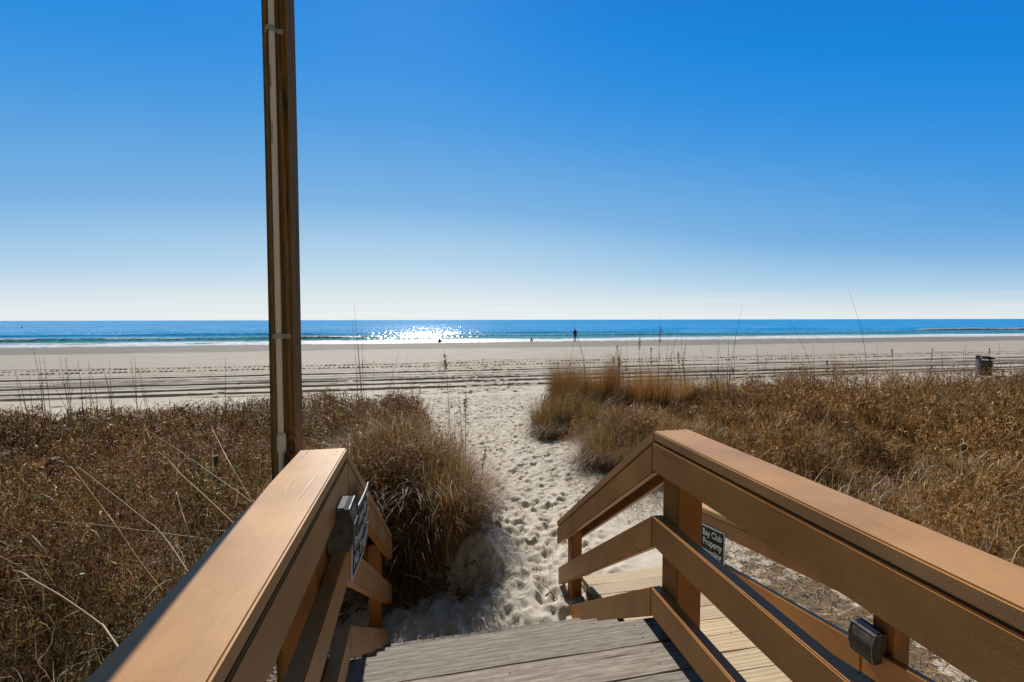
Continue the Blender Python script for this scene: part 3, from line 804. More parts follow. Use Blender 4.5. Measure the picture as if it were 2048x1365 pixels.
# ------------------------------------------------------------------ vegetation
class Ribbons:
    def __init__(s): s.V = []; s.Q = []; s.Cc = []; s.off = 0
    def add(s, base, L, az, lean, curl, width, nseg, col, power=1.0, wig=0.0, flat=0.0, taper=0.7, tipcol=None, midw=False):
        N = len(base)
        if N == 0: return
        pos = base.copy(); rows = []
        a = az.copy(); th = lean.copy()
        for k in range(nseg+1):
            t = k/nseg
            d = np.stack([np.sin(th)*np.cos(a), np.sin(th)*np.sin(a), np.cos(th)], -1)
            side = np.stack([-np.sin(a), np.cos(a), np.zeros(N)], -1)
            if flat: # roll the ribbon about its own axis
                nrm = np.cross(d, side); side = side*np.cos(flat_r(N, k))[:, None]+nrm*np.sin(flat_r(N, k))[:, None]
            if midw: w = width*(math.sin(math.pi*(0.08+0.90*t)))
            else: w = width*max(0.06, (1-t)**taper)
            rows.append((pos-side*w[:, None]*0.5, pos+side*w[:, None]*0.5))
            if k < nseg:
                tm = (k+0.5)/nseg
                th = lean + curl*tm**power
                if wig: a = a+RNG.normal(0, wig, N); th = th+RNG.normal(0, wig*0.6, N)
                d = np.stack([np.sin(th)*np.cos(a), np.sin(th)*np.sin(a), np.cos(th)], -1)
                pos = pos+d*(L/nseg)[:, None]
        m = 2*(nseg+1)
        V = np.empty((N, m, 3))
        for k, (l, r) in enumerate(rows): V[:, 2*k] = l; V[:, 2*k+1] = r
        i0 = (np.arange(N)*m)[:, None]+s.off
        q = np.array([[2*k, 2*k+1, 2*k+3, 2*k+2] for k in range(nseg)])
        s.Q.append((i0[:, :, None]+q[None]).reshape(-1, 4))
        s.V.append(V.reshape(-1, 3))
        cc = np.repeat(col[:, None, :], m, 1)
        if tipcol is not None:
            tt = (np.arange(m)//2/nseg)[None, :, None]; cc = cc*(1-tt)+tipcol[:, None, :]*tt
        s.Cc.append(cc.reshape(-1, 3)); s.off += N*m
    def build(s, name, mat, loc=None):
        V = np.concatenate(s.V)
        if loc is not None: V = V-np.array(loc)
        o = np_mesh(name, V, np.concatenate(s.Q), mat, color=np.concatenate(s.Cc))
        if loc is not None: o.location = loc
        return o
_roll = {}
def flat_r(N, k):
    if N not in _roll: _roll.clear(); _roll[N] = RNG.random(N)*2*math.pi
    return _roll[N]
def pick(N, cols, wts, jit=0.18):
    cols = np.array(cols); i = RNG.choice(len(cols), N, p=np.array(wts)/sum(wts))
    return np.clip(1.15*cols[i]*(1+jit*RNG.normal(size=(N, 1)))*(1+0.06*RNG.normal(size=(N, 3))), 0.004, 0.9)
VEG = veg_mat('dry_vegetation', 0.24, 0.45, 0.18)
BROWN = [(0.155, 0.088, 0.040), (0.095, 0.052, 0.026), (0.24, 0.15, 0.072), (0.34, 0.24, 0.13), (0.19, 0.095, 0.034), (0.060, 0.036, 0.020)]
BW = [5, 4.5, 2.6, 1.2, 2.2, 2.2]
TAN = [(0.46, 0.28, 0.10), (0.36, 0.185, 0.055), (0.56, 0.39, 0.19), (0.22, 0.115, 0.04)]
TW = [3, 3, 1.3, 2]
GREEN = [(0.12, 0.17, 0.03), (0.17, 0.20, 0.04), (0.08, 0.12, 0.025), (0.22, 0.21, 0.05)]

def scatter(N, a0, a1, r0, r1, dens, keep_fn=None):
    """points even in view angle and in log distance, thinned by a density function"""
    out = []; n = 0
    while n < N:
        k = int((N-n)*2.2)+200
        az = a0+(a1-a0)*RNG.random(k); r = r0*(r1/r0)**RNG.random(k)
        x = r*np.sin(az); y = r*np.cos(az)
        p = dens(x, y); ok = RNG.random(k) < p
        q = np.stack([x[ok], y[ok]], -1); out.append(q); n += len(q)
        if k > 4e6: break
    P = np.concatenate(out)[:N]
    return P[:, 0], P[:, 1]
def hmap(x, y):     # canopy height of the matted weeds
    h = 0.14+0.52*fbm(x*0.55, y*0.55, 201, 3)+0.34*(fbm(x*2.1, y*2.1, 203, 2)-0.5)+0.24*(fbm(x*6.0, y*6.0, 205, 2)-0.5)
    h = h+0.30*sstep(0.56, 0.72, fbm(x*0.42, y*0.42, 209, 2))
    h = h*np.where(x > 0, 0.72+0.22*sstep(9, 15, x), 0.80)
    h = h*(0.30+0.95*sstep(0.36, 0.62, fbm(x*2.8, y*2.8, 207, 3)))
    return np.clip(h, 0.05, 1.0)*(0.75+0.25*veg(x, y))

LEFTC = [(0.29, 0.165, 0.072), (0.15, 0.080, 0.035), (0.46, 0.30, 0.145), (0.64, 0.49, 0.29), (0.34, 0.165, 0.050), (0.055, 0.032, 0.018)]
RIGHTC = [(0.36, 0.21, 0.080), (0.19, 0.104, 0.038), (0.54, 0.36, 0.155), (0.70, 0.53, 0.28), (0.42, 0.205, 0.055), (0.065, 0.038, 0.018), (0.27, 0.23, 0.08)]
STRAW = [(0.50, 0.33, 0.145), (0.38, 0.22, 0.080), (0.64, 0.48, 0.27), (0.24, 0.13, 0.05)]
def dune_cover(name, side, NS, NL, NB, NG, a0, a1, r0, r1, extra):
    BROWN, BW = (LEFTC, [4.5, 4.5, 2.6, 1.3, 1.5, 3]) if side < 0 else (RIGHTC, [5, 4, 3, 1.2, 2.4, 2.6, 1.2])
    R = Ribbons()
    WARM = np.array([0.98, 0.90, 0.82]) if side < 0 else np.array([0.95, 0.83, 0.72])
    dens = lambda x, y: veg(x, y)**0.8*((x < 0.9) if side < 0 else (x > 0.9))*extra(x, y)
    # upright stems and twigs, gathered into clumps with gaps between
    holes = lambda x, y: 0.03+0.97*sstep(0.40, 0.58, fbm(x*2.8, y*2.8, 207, 3))
    x, y = scatter(NS, a0, a1, r0, r1, lambda x, y: dens(x, y)*holes(x, y)); r = np.hypot(x, y); z = ground(x, y)+CZ; h = hmap(x, y)
    N = len(x); L = h*(0.55+0.75*RNG.random(N))
    R.add(np.stack([x, y, z-0.02], -1), L, RNG.random(N)*6.283, np.abs(RNG.normal(0, 0.75 if side < 0 else 0.42, N)), RNG.normal(0, 0.7, N), (0.0030+0.0034*RNG.random(N)**2)*np.clip(r/4, 0.9, 3.0), 4, pick(N, BROWN, BW), 1.0, 0.35)
    # side twigs
    N2 = NS; i = RNG.integers(0, N, N2); t = 0.2+0.8*RNG.random(N2)
    b = np.stack([x[i]+RNG.normal(0, .05, N2), y[i]+RNG.normal(0, .05, N2), z[i]+h[i]*t*0.9], -1)
    R.add(b, 0.06+0.14*RNG.random(N2), RNG.random(N2)*6.283, 0.3+1.2*RNG.random(N2), RNG.normal(0, 0.8, N2), 0.0022*np.clip(r[i]/4, 0.8, 3.2), 3, pick(N2, BROWN, BW), 1.0, 0.4)
    # small curled dead leaves through the mat
    x, y = scatter(NL, a0, a1, r0, r1, lambda x, y: dens(x, y)*holes(x, y)); r = np.hypot(x, y); z = ground(x, y)+CZ; h = hmap(x, y); N = len(x)
    f = RNG.random(N)**0.75
    clump = 0.55+0.9*fbm(x*3.1, y*3.1, 211, 3)
    s = np.clip(r/4.2, 0.75, 2.4)
    tone = (0.25+1.25*fbm(x*0.45, y*0.45, 215, 4))[:, None]*(0.8+0.5*RNG.random(N)**3)[:, None]
    ol = (0.42 if side < 0 else 0.15)*(sstep(0.50, 0.66, fbm(x*0.75+7, y*0.75, 217, 3)))[:, None]
    leafc = pick(N, BROWN, BW)*tone*WARM; leafc = leafc*(1-ol)+leafc*np.array([0.66, 0.82, 0.62])*ol
    R.add(np.stack([x, y, z+h*f*clump], -1), (0.028+0.060*RNG.random(N)**1.5)*s, RNG.random(N)*6.283, RNG.random(N)*3.1, RNG.normal(0, 2.4, N), (0.0042+0.0065*RNG.random(N)**2)*s, 3, leafc, 1.0, 0.3, flat=1.0, midw=True)
    # grass blades standing out of it
    x, y = scatter(NB, a0, a1, r0, r1, lambda x, y: dens(x, y)*(0.25+0.75*sstep(0.40, 0.62, fbm(x*0.7, y*0.7, 221, 3)+0.08*(side > 0)))); r = np.hypot(x, y); z = ground(x, y)+CZ; N = len(x)
    R.add(np.stack([x, y, z], -1), hmap(x, y)*(0.7+1.0*RNG.random(N)**1.5), RNG.random(N)*6.283, np.abs(RNG.normal(0, 0.34, N)), RNG.random(N)**1.2*2.6, (0.0026+0.002*RNG.random(N)**2)*np.clip(r/4, 0.85, 3.0), 5, pick(N, STRAW, TW)*WARM*(0.7+0.5*fbm(x*0.6, y*0.6, 223, 2))[:, None], 1.8, 0.16)
    # pale curled and broken blades close to the walkway
    x, y = scatter(900 if side < 0 else 2600, a0, a1, r0, 5.0 if side < 0 else 7.5, dens); z = ground(x, y)+CZ; N = len(x)
    R.add(np.stack([x, y, z+hmap(x, y)*(0.3+0.6*RNG.random(N))], -1), 0.12+0.26*RNG.random(N), RNG.random(N)*6.283, 0.1+0.9*RNG.random(N), RNG.normal(0.6, 1.3, N), 0.0045+0.004*RNG.random(N), 6, pick(N, [(0.62, 0.50, 0.33), (0.50, 0.34, 0.16), (0.70, 0.60, 0.44)], [2, 3, 1]), 1.4, 0.16)
    if side < 0:    # low olive growth in the near corner
        x, y = scatter(7000, rad(-62), rad(-22), 1.15, 4.2, lambda x, y: dens(x, y)*sstep(0.46, 0.60, fbm(x*1.5, y*1.5, 241, 3))); z = ground(x, y)+CZ; N = len(x)
        R.add(np.stack([x, y, z+hmap(x, y)*(0.45+0.6*RNG.random(N))], -1), 0.018+0.022*RNG.random(N), RNG.random(N)*6.283, 0.6+1.3*RNG.random(N), RNG.normal(0, 0.8, N), 0.008+0.006*RNG.random(N), 3, pick(N, [(0.20, 0.24, 0.05), (0.13, 0.18, 0.03), (0.32, 0.30, 0.07), (0.55, 0.22, 0.04)], [4, 3, 2, .5]), 1.0, 0.1, flat=1.0, midw=True)
    # green shoots low down
    x, y = scatter(NG, a0, a1, r0, r1*0.75, lambda x, y: dens(x, y)*sstep(0.52, 0.66, fbm(x*1.2, y*1.2, 231, 3))); r = np.hypot(x, y); z = ground(x, y)+CZ; N = len(x)
    s = np.clip(r/4.0, 0.8, 2.2)
    R.add(np.stack([x, y, z+hmap(x, y)*(0.15+0.75*RNG.random(N))], -1), (0.02+0.03*RNG.random(N))*s, RNG.random(N)*6.283, 0.5+1.4*RNG.random(N), RNG.normal(0, 0.8, N), (0.008+0.007*RNG.random(N))*s, 3, pick(N, GREEN+[(0.45, 0.16, 0.03), (0.42, 0.30, 0.04)], [4, 3, 4, 2, .6, .7]), 1.0, 0.1, flat=1.0, midw=True)
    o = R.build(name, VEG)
    return tag(o, kind='stuff')
QF = 1.0
# nothing grows through the walkway
def clear_l(x, y): return ~((x > -0.62) & (y < 3.3))
def clear_r(x, y): return ~((x < 2.15) & (y < 3.6))
dune_cover('dune_weeds', -1, 11000, 200000, 8500, 24000, rad(-62), rad(12), 1.15, 20, clear_l)
dune_cover('dune_weeds', 1, 14000, 130000, 36000, 3500, rad(8), rad(68), 2.2, 26, clear_r)

def tussock(label, cx, cy, rx, ry, N, Lr, cols, wts, arch, greens, seed, up=0):
    """many small fans of blades of unequal height, a bent skirt and litter in the heart"""
    R = Ribbons(); rg = np.random.default_rng(seed*101)
    K = 26
    a = rg.random(K)*6.283; q = np.sqrt(rg.random(K))*0.92
    fx = cx+rx*q*np.cos(a); fy = cy+ry*q*np.sin(a); fh = 0.55+0.60*rg.random(K); fl = rg.normal(0, 0.25, K); fo = np.arctan2((fy-cy)/ry, (fx-cx)/rx); fq = q
    i = rg.integers(0, K, N)
    rr_ = 0.03+0.13*np.sqrt(RNG.random(N)); aa = RNG.random(N)*6.283
    x = fx[i]+rr_*np.cos(aa); y = fy[i]+rr_*np.sin(aa); z = ground(x, y)+CZ
    L = (Lr[0]+(Lr[1]-Lr[0])*RNG.random(N)**1.4)*fh[i]*np.where(RNG.random(N) < 0.03, 1.45, 1.0)
    az = np.where(RNG.random(N) < 0.55, fo[i]+RNG.normal(0, 0.7, N), aa)
    ftone = (0.7+0.6*rg.random(K))[i][:, None]
    c = pick(N, cols, wts)*ftone
    fg = rg.random(K) < greens*2.2
    g = (RNG.random(N) < 0.45) & fg[i]
    c[g] = pick(int(g.sum()), [(0.15, 0.17, 0.035), (0.22, 0.19, 0.04)], [1, 1])
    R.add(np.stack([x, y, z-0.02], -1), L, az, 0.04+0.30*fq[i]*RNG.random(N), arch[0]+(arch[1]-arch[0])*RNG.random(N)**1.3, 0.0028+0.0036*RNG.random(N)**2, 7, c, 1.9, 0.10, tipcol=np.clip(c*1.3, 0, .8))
    # a skirt of dead blades bending down to the sand
    M_ = N//2; a = RNG.random(M_)*6.283; q = 0.55+0.42*RNG.random(M_)
    lob = 1+0.16*np.sin(a*3+seed)+0.10*np.sin(a*7+seed*2)
    x = cx+rx*q*lob*np.cos(a); y = cy+ry*q*lob*np.sin(a); z = ground(x, y)+CZ
    az = np.arctan2((y-cy)/ry, (x-cx)/rx)+RNG.normal(0, 0.6, M_)
    c = pick(M_, BROWN, BW)
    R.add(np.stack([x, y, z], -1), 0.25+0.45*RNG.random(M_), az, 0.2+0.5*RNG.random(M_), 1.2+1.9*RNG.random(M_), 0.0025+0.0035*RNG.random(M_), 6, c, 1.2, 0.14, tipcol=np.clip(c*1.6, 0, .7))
    K2 = int(N*1.6); a = RNG.random(K2)*6.283; q = np.sqrt(RNG.random(K2)); x = cx+rx*q*np.cos(a); y = cy+ry*q*np.sin(a); z = ground(x, y)+CZ
    R.add(np.stack([x, y, z+0.55*RNG.random(K2)**1.3*(1-q*0.6)*Lr[1]], -1), 0.04+0.09*RNG.random(K2), RNG.random(K2)*6.283, RNG.random(K2)*3.1, RNG.normal(0, 1.8, K2), 0.003+0.003*RNG.random(K2), 3, pick(K2, BROWN, BW), 1, .3)
    if up:      # stiff upright stems in the heart
        a = RNG.random(up)*6.283; q = np.sqrt(RNG.random(up))*0.85; x = cx+rx*q*np.cos(a); y = cy-0.12+ry*q*np.sin(a); z = ground(x, y)+CZ
        R.add(np.stack([x, y, z], -1), 0.45+0.75*RNG.random(up), RNG.random(up)*6.283, np.abs(RNG.normal(0, 0.22, up)), RNG.normal(0, 0.45, up), 0.0032+0.003*RNG.random(up), 5, pick(up, TAN, TW), 1.4, 0.1)
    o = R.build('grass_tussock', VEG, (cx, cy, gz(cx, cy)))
    return tag(o, label, 'grass tussock')
tussock('big golden brown grass tussock hanging over the sand path just past the left railing', -0.12, 4.12, 0.66, 0.80, 9000, (0.22, 0.84), TAN+BROWN[:3], TW+[3, 3, 1], (0.4, 2.5), 0.07, 1, 110)
tussock('tawny tussock merging the big one into the left dune, behind the left railing corner', -0.95, 5.0, 0.70, 0.75, 5200, (0.35, 0.85), TAN+BROWN[:2], [3, 3, 1.3, 2, 1.5, 1.5], (0.3, 2.0), 0.06, 7)
tussock('mid sized brown tussock behind the big one on the left edge of the path', -0.10, 6.3, 0.62, 0.9, 3800, (0.4, 0.85), TAN+BROWN[:2], [2, 3, 1, 3, 2, 2], (0.2, 1.8), 0.03, 2)
tussock('greenish brown tussock at the tip of the dune, right edge of the sand path', 2.85, 8.55, 0.75, 0.85, 7500, (0.40, 0.95), TAN+BROWN[:2], [2, 3, 1, 3, 2, 2], (0.3, 2.0), 0.30, 3)
tussock('tall reddish brown tussock of upright stems right of the path, in front of the beach', 4.25, 9.8, 1.5, 1.3, 24000, (0.50, 1.40), [(0.34, 0.185, 0.065), (0.24, 0.115, 0.04), (0.46, 0.29, 0.12)], [3, 2, 1.5], (0.0, 0.9), 0.02, 4)
tussock('lower tawny patch of upright stems joining the tall reddish tussock to the right field', 6.5, 10.9, 1.7, 1.0, 7000, (0.35, 0.95), [(0.34, 0.20, 0.08), (0.25, 0.14, 0.05), (0.46, 0.31, 0.14)], [3, 2, 1.5], (0.0, 1.2), 0.04, 6)
tussock('dark drooping tussock above the small sand bank behind the right railing corner', 3.05, 5.95, 0.80, 0.95, 7500, (0.35, 0.80), TAN+BROWN[:3], [1.5, 2, 1, 2, 2, 2, 2], (0.5, 2.4), 0.10, 5)

# straw lying on the sand
def straw(name, N, cx, cy, sx, sy, lim, cols=TAN, wts=TW, h=0.05):
    R = Ribbons(); x = cx+sx*RNG.normal(size=N); y = cy+sy*RNG.normal(size=N)
    ok = lim(x, y); x = x[ok]; y = y[ok]; n = len(x)
    z = ground(x, y)+CZ+0.004+h*RNG.random(n)**2
    R.add(np.stack([x, y, z], -1), 0.06+0.22*RNG.random(n)**1.5, RNG.random(n)*6.283, 1.45+0.12*RNG.normal(size=n), RNG.normal(0, .5, n), 0.0025+0.0035*RNG.random(n), 4, pick(n, cols, wts, .3), 1, .15)
    return tag(R.build(name, VEG), kind='stuff')
PALE = [(0.46, 0.34, 0.19), (0.34, 0.23, 0.11), (0.22, 0.13, 0.06), (0.55, 0.44, 0.28)]
straw('dry_straw', 5200, 2.75, 2.1, 0.55, 1.3, lambda x, y: (x > 2.1) & (y > -0.8) & (y < 4.5), PALE, [3, 3, 2, 1])
straw('dry_straw', 3200, -0.85, 2.0, 0.38, 1.2, lambda x, y: (x < -0.44) & (y > -0.5) & (y < 3.6), PALE, [3, 3, 3, 1])
straw('dry_straw', 1100, -0.05, 3.35, 0.40, 0.28, lambda x, y: (y > 2.95) & (x > -0.7), BROWN, BW, 0.02)
straw('dry_straw', 2600, 2.35, 5.3, 0.34, 0.75, lambda x, y: (x > 1.6), BROWN+PALE, BW+[2, 2, 2, 1], 0.04)

# ---- separate stalks
STALK = plain_mat('dry_stalk', (0.20, 0.115, 0.05), 0.6, 0, 0.3, 0.3, 12)
STALK_D = plain_mat('dark_stalk', (0.085, 0.055, 0.03), 0.6, 0, 0.3, 0.3, 12)
SEED = plain_mat('seed_head_tan', (0.30, 0.165, 0.065), 0.7, 0, 0.2, 0.3, 40)
REED = plain_mat('golden_reed', (0.56, 0.33, 0.12), 0.5, 0, 0.35, 0.25, 10)
REED_P = plain_mat('pale_reed', (0.44, 0.34, 0.22), 0.5, 0, 0.35, 0.2, 10)
def smooth_pts(P, n):
    P = [Vector(p) for p in P]; out = []
    Q = [P[0]*2-P[1]]+P+[P[-1]*2-P[-2]]
    for i in range(1, len(Q)-2):
        for k in range(n):
            t = k/n; a, b, c, d = Q[i-1], Q[i], Q[i+1], Q[i+2]
            out.append(0.5*((2*b)+(c-a)*t+(2*a-5*b+4*c-d)*t*t+(3*b-a-3*c+d)*t**3))
    out.append(P[-1]); return out
def stalk(px0, py0, px1, py1, d, label, group=None, seed=None, mat=None, bend=None, w=0.0022, leaf=True):
    """rooted in the ground below (px1, py1), tip at (px0, py0), d metres away"""
    tip = at_dist(px0, py0, d); low = at_dist(px1, py1, d)
    g = gz(low.x, low.y); dz = low.z-g
    k = 0.6*dz/max(0.05, tip.z-low.z)
    base = Vector((low.x-(tip.x-low.x)*k*0.7, low.y, g-0.02))
    b = (tip.x-low.x)*(0.12 if bend is None else bend)
    mid = base.lerp(tip, 0.6); mid.x -= b; 
    pts = smooth_pts([base, mid, tip], 7)
    root = thing('sea_oat', label, 'sea oat', (base.x, base.y, g), group)
    n = len(pts)
    sc = max(1.0, d/6.5)
    m_ = MB(); m_.tube(pts, [2.1*w*sc*(1-0.75*i/(n-1)) for i in range(n)], 5); m_.build('stem', mat or STALK, root, smooth=True)
    if leaf:
        for q in range(2):
            i = random.randint(2, n//2+1); p = pts[i]; s = random.choice((-1, 1)); ll = random.uniform(.15, .35)
            lp = smooth_pts([p, p+Vector((s*ll*0.35, random.uniform(-.05, .05), ll*0.8)), p+Vector((s*ll*0.9, random.uniform(-.1, .1), ll*random.uniform(.4, 1.0)))], 4)
            m_ = MB(); m_.tube(lp, [0.0028*sc*(1-0.8*j/(len(lp)-1)) for j in range(len(lp))], 4)
            m_.build('leaf', mat or STALK, root, smooth=True)
    if seed:
        f0, f1 = seed; m_ = MB()
        def P_at(f): j = min(n-2, int(f*(n-1))); return pts[j].lerp(pts[j+1], f*(n-1)-j)
        m_.tube([P_at(f0+(f1-f0)*t/8) for t in range(9)], 0.0022*sc, 5)
        for i in range(46):
            f = f0+(f1-f0)*random.random(); j = min(n-2, int(f*(n-1))); p = pts[j].lerp(pts[j+1], f*(n-1)-j)
            a = random.random()*6.28; L = random.uniform(.024, .046); dirv = Vector((math.cos(a)*0.6, math.sin(a)*0.6, random.uniform(-.9, .5))).normalized()
            q = p-dirv*0.002
            m_.tube([q, q+dirv*L*0.5, q+dirv*L], [0.0015, 0.0052*sc*0.8, 0.001], 5)
        m_.build('seed_head', SEED, root)
    return root
# stalks that stand out
stalk(1697, 578, 1728, 745, 6.6, 'tallest dark stalk crossing the horizon right of centre, tip curving left', mat=STALK_D, bend=0.45, leaf=False)
stalk(1486, 608, 1460, 760, 7.2, 'dark stalk leaning right across the horizon above the right railing', mat=STALK_D, bend=0.3, leaf=False)
stalk(1579, 640, 1632, 755, 7.4, 'slanted dark stalk leaning left, tip just at the horizon, between two taller ones', mat=STALK_D, bend=0.2, leaf=False)
stalk(1322, 634, 1316, 760, 8.6, 'thin upright stalk with one small seed tuft in front of the surf', seed=(0.70, 0.86))
stalk(1234, 690, 1240, 760, 9.0, 'sea oat with a long drooping seed head, nearest the standing person', seed=(0.62, 0.98), leaf=False)
stalk(1372, 686, 1388, 760, 8.8, 'sea oat whose forked seed head hangs to the right over the wheel tracks', seed=(0.55, 0.98), leaf=False, bend=-0.8)
stalk(1356, 702, 1362, 765, 8.7, 'short sea oat with a seed head beside the forked one', seed=(0.70, 0.99), leaf=False)
stalk(1302, 694, 1303, 765, 8.9, 'sea oat with a narrow upright seed head between the standing person and the forked one', seed=(0.70, 0.99), leaf=False)
stalk(1866, 696, 1858, 745, 12.0, 'sea oat with a plump seed head leaning right, left of the bin', seed=(0.62, 0.99), leaf=False)
stalk(1784, 697, 1786, 745, 12.0, 'small sea oat with a short seed head right of the tallest stalk', seed=(0.75, 0.99), leaf=False)
stalk(1979, 696, 1978, 735, 15.5, 'sea oat with a seed head rising in front of the bin', seed=(0.75, 0.99), leaf=False)
stalk(1146, 643, 1172, 760, 9.2, 'thin stalk leaning left directly beside the standing person', bend=0.3)
stalk(1360, 650, 1325, 770, 8.4, 'slanted stalk leaning right behind the seed heads', bend=0.1)
stalk(708, 606, 724, 790, 6.6, 'tall thin stalk over the left tussock, tip above the horizon', mat=STALK, w=0.0022)
stalk(716, 690, 727, 800, 6.3, 'thick golden stalk in the clump right of the pole', mat=REED, w=0.0042, leaf=False)
stalk(704, 638, 718, 790, 6.7, 'shorter thin stalk left of the tall one over the left tussock', leaf=False)
stalk(724, 650, 734, 790, 6.9, 'curved thin stalk right of the tall one over the left tussock', bend=-0.5, leaf=False)
stalk(799, 702, 770, 830, 6.4, 'stalk leaning right with a bent tip, left of the path', bend=0.3)
stalk(880, 765, 858, 850, 6.0, 'short stalk leaning right at the left edge of the path', mat=STALK_D, bend=0.3, leaf=False)
stalk(931, 782, 931, 880, 4.6, 'upright reddish stalk at the path side of the big tussock', mat=STALK, w=0.0022, seed=(0.6, 0.95))
stalk(889, 700, 902, 870, 5.2, 'thin seedy stalk curving left above the big tussock', seed=(0.80, 0.95), leaf=False)
stalk(915, 762, 926, 880, 4.7, 'thin stalk close left of the upright reddish one', leaf=False)
stalk(972, 890, 962, 950, 4.3, 'short stalk with a ragged tip on the path side of the big tussock', mat=STALK, seed=(0.5, 0.98), leaf=False)
stalk(66, 694, 84, 800, 9.6, 'tallest stalk at the far left, crossing the surf line', mat=STALK_D, bend=0.3)
stalk(270, 715, 274, 825, 9.0, 'tall straight stalk left of the pole, tip near the dark wet sand', bend=0.1)
stalk(451, 715, 450, 805, 10.0, 'dark stem left of the pole standing straight up', mat=STALK_D, leaf=False)
# the fine ones nothing tells apart
for i in range(24):
    px = random.choice([random.uniform(0, 290), random.uniform(20, 240)]); py = random.uniform(705, 775)
    stalk(px, py, px+random.uniform(2, 26), random.uniform(800, 815), random.uniform(8.6, 11.0), 'fine dry stalk leaning left on the far left dune in front of the beach', 'fine stalks on the far left dune', w=0.0020, leaf=random.random() < .5, bend=random.uniform(-.2, .5))
for i in range(16):
    px = random.uniform(640, 860); py = random.uniform(700, 790)
    stalk(px, py, px+random.uniform(-16, 22), 830, random.uniform(5.6, 7.6), 'fine dry stalk among the grasses between pole and path', 'fine stalks between the pole and the path', w=0.0016, leaf=random.random() < .4, bend=random.uniform(-.3, .5))
for i in range(105):
    px = random.triangular(1135, 2040, 1240); py = random.triangular(655, 765, 730)
    stalk(px, py, px+random.uniform(-14, 18), 770, random.uniform(8.2, 11.5), 'fine dry stalk standing out of the right dune against the beach', 'fine stalks on the right dune', w=0.0019, leaf=random.random() < .4, bend=random.uniform(-.4, .5), seed=(0.8, 0.97) if random.random() < .12 else None)

def reed(pxs, d0, d1, label, mat, r0, r1, name='bent_reed', cat='reed', extra=None):
    n = len(pxs); pts = [at_dist(x, y, d0+(d1-d0)*i/(n-1)) for i, (x, y) in enumerate(pxs)]
    g = gz(pts[0].x, pts[0].y)
    dv = pts[0]-pts[1]
    if pts[0].z > g:
        t = min((pts[0].z-g)/max(0.02, -dv.z), 0.5/dv.length) if dv.z < 0 else 0.2
        q0 = pts[0]+dv*t; q0.z = max(g-0.01, min(q0.z, pts[0].z-0.12)); pts = [q0]+pts
    root = thing(name, label, cat, (pts[0].x, pts[0].y, g))
    P = smooth_pts(pts, 6); m_ = MB()
    m_.tube(P, [1.1*(r0+(r1-r0)*i/(len(P)-1)) for i in range(len(P))], 6); m_.build('stem', mat, root, smooth=True)
    for e in (extra or []):
        q = [at_dist(x, y, d0+(d1-d0)*0.7+0.03*i) for i, (x, y) in enumerate(e)]; q = smooth_pts(q, 5)
        m_ = MB(); m_.tube(q, [r1*1.6*(1-0.7*i/(len(q)-1)) for i in range(len(q))], 5); m_.build('leaf', mat, root, smooth=True)
    return root
reed([(330, 1190), (276, 1120), (232, 1054), (210, 1024), (175, 978), (148, 942), (134, 933), (109, 940)], 2.6, 2.9, 'long golden reed arching over to the left in front of the weathered stake', REED, 0.0050, 0.0022, extra=[[(161, 964), (142, 956), (120, 961), (79, 980), (0, 1013)]])
reed([(325, 1070), (280, 1032), (200, 968), (156, 934)], 2.5, 3.3, 'straight pale reed slanting up to the left behind the arching one', REED_P, 0.0022, 0.0014)
reed([(465, 1046), (410, 993), (366, 953), (340, 925), (318, 905)], 2.6, 3.1, 'golden reed slanting left beside the left railing', REED, 0.0034, 0.0016, extra=[[(366, 953), (350, 940), (330, 912), (318, 890), (308, 874)]])
reed([(503, 1005), (430, 953), (364, 906), (298, 863)], 2.8, 3.8, 'longest straight pale reed slanting left up from the railing', REED_P, 0.0022, 0.0012)
reed([(503, 1002), (465, 937), (445, 900), (425, 860)], 2.8, 3.3, 'orange reed leaning left between the dark stake and the pole', REED, 0.0040, 0.0022)
reed([(513, 1000), (512, 960), (510, 915)], 2.7, 2.72, 'upright cut orange reed stub left of the pole', REED, 0.0058, 0.0056, 'cut_reed')
reed([(215, 1265), (197, 1246), (128, 1197), (63, 1159), (45, 1146), (27, 1142)], 1.9, 2.2, 'thick pale reed lying out to the left in the lowest weeds, frayed tip', REED_P, 0.0038, 0.0024, extra=[[(66, 1160), (50, 1158), (35, 1160), (15, 1168)], [(160, 1222), (130, 1236), (112, 1262)]])
reed([(390, 1120), (372, 1052), (362, 1020), (352, 985)], 2.3, 2.5, 'rough whitish stalk with ragged leaves near the left railing', REED_P, 0.0038, 0.003, 'ragged_reed', 'reed')
reed([(190, 1050), (130, 1046), (65, 1040)], 2.6, 2.6, 'pale broken stem lying level across the left weeds', REED_P, 0.0025, 0.0018, 'broken_reed', 'reed')
reed([(1652, 980), (1640, 940), (1612, 915)], 4.0, 4.3, 'whitish bent stem in the weeds right of the right railing', REED_P, 0.004, 0.002, 'bent_reed', 'reed', extra=[[(1770, 935), (1740, 925), (1705, 912)]])
reed([(1898, 1000), (1886, 950), (1880, 880)], 4.2, 4.6, 'tall tan stem beside the pale stake top in the right weeds', REED, 0.0035, 0.0025, 'tall_reed', 'reed')
reed([(1590, 908), (1635, 860), (1662, 815)], 4.6, 5.2, 'slanting pale grass stem in the weeds above the right railing', REED_P, 0.0028, 0.0014, 'slanting_reed', 'reed')
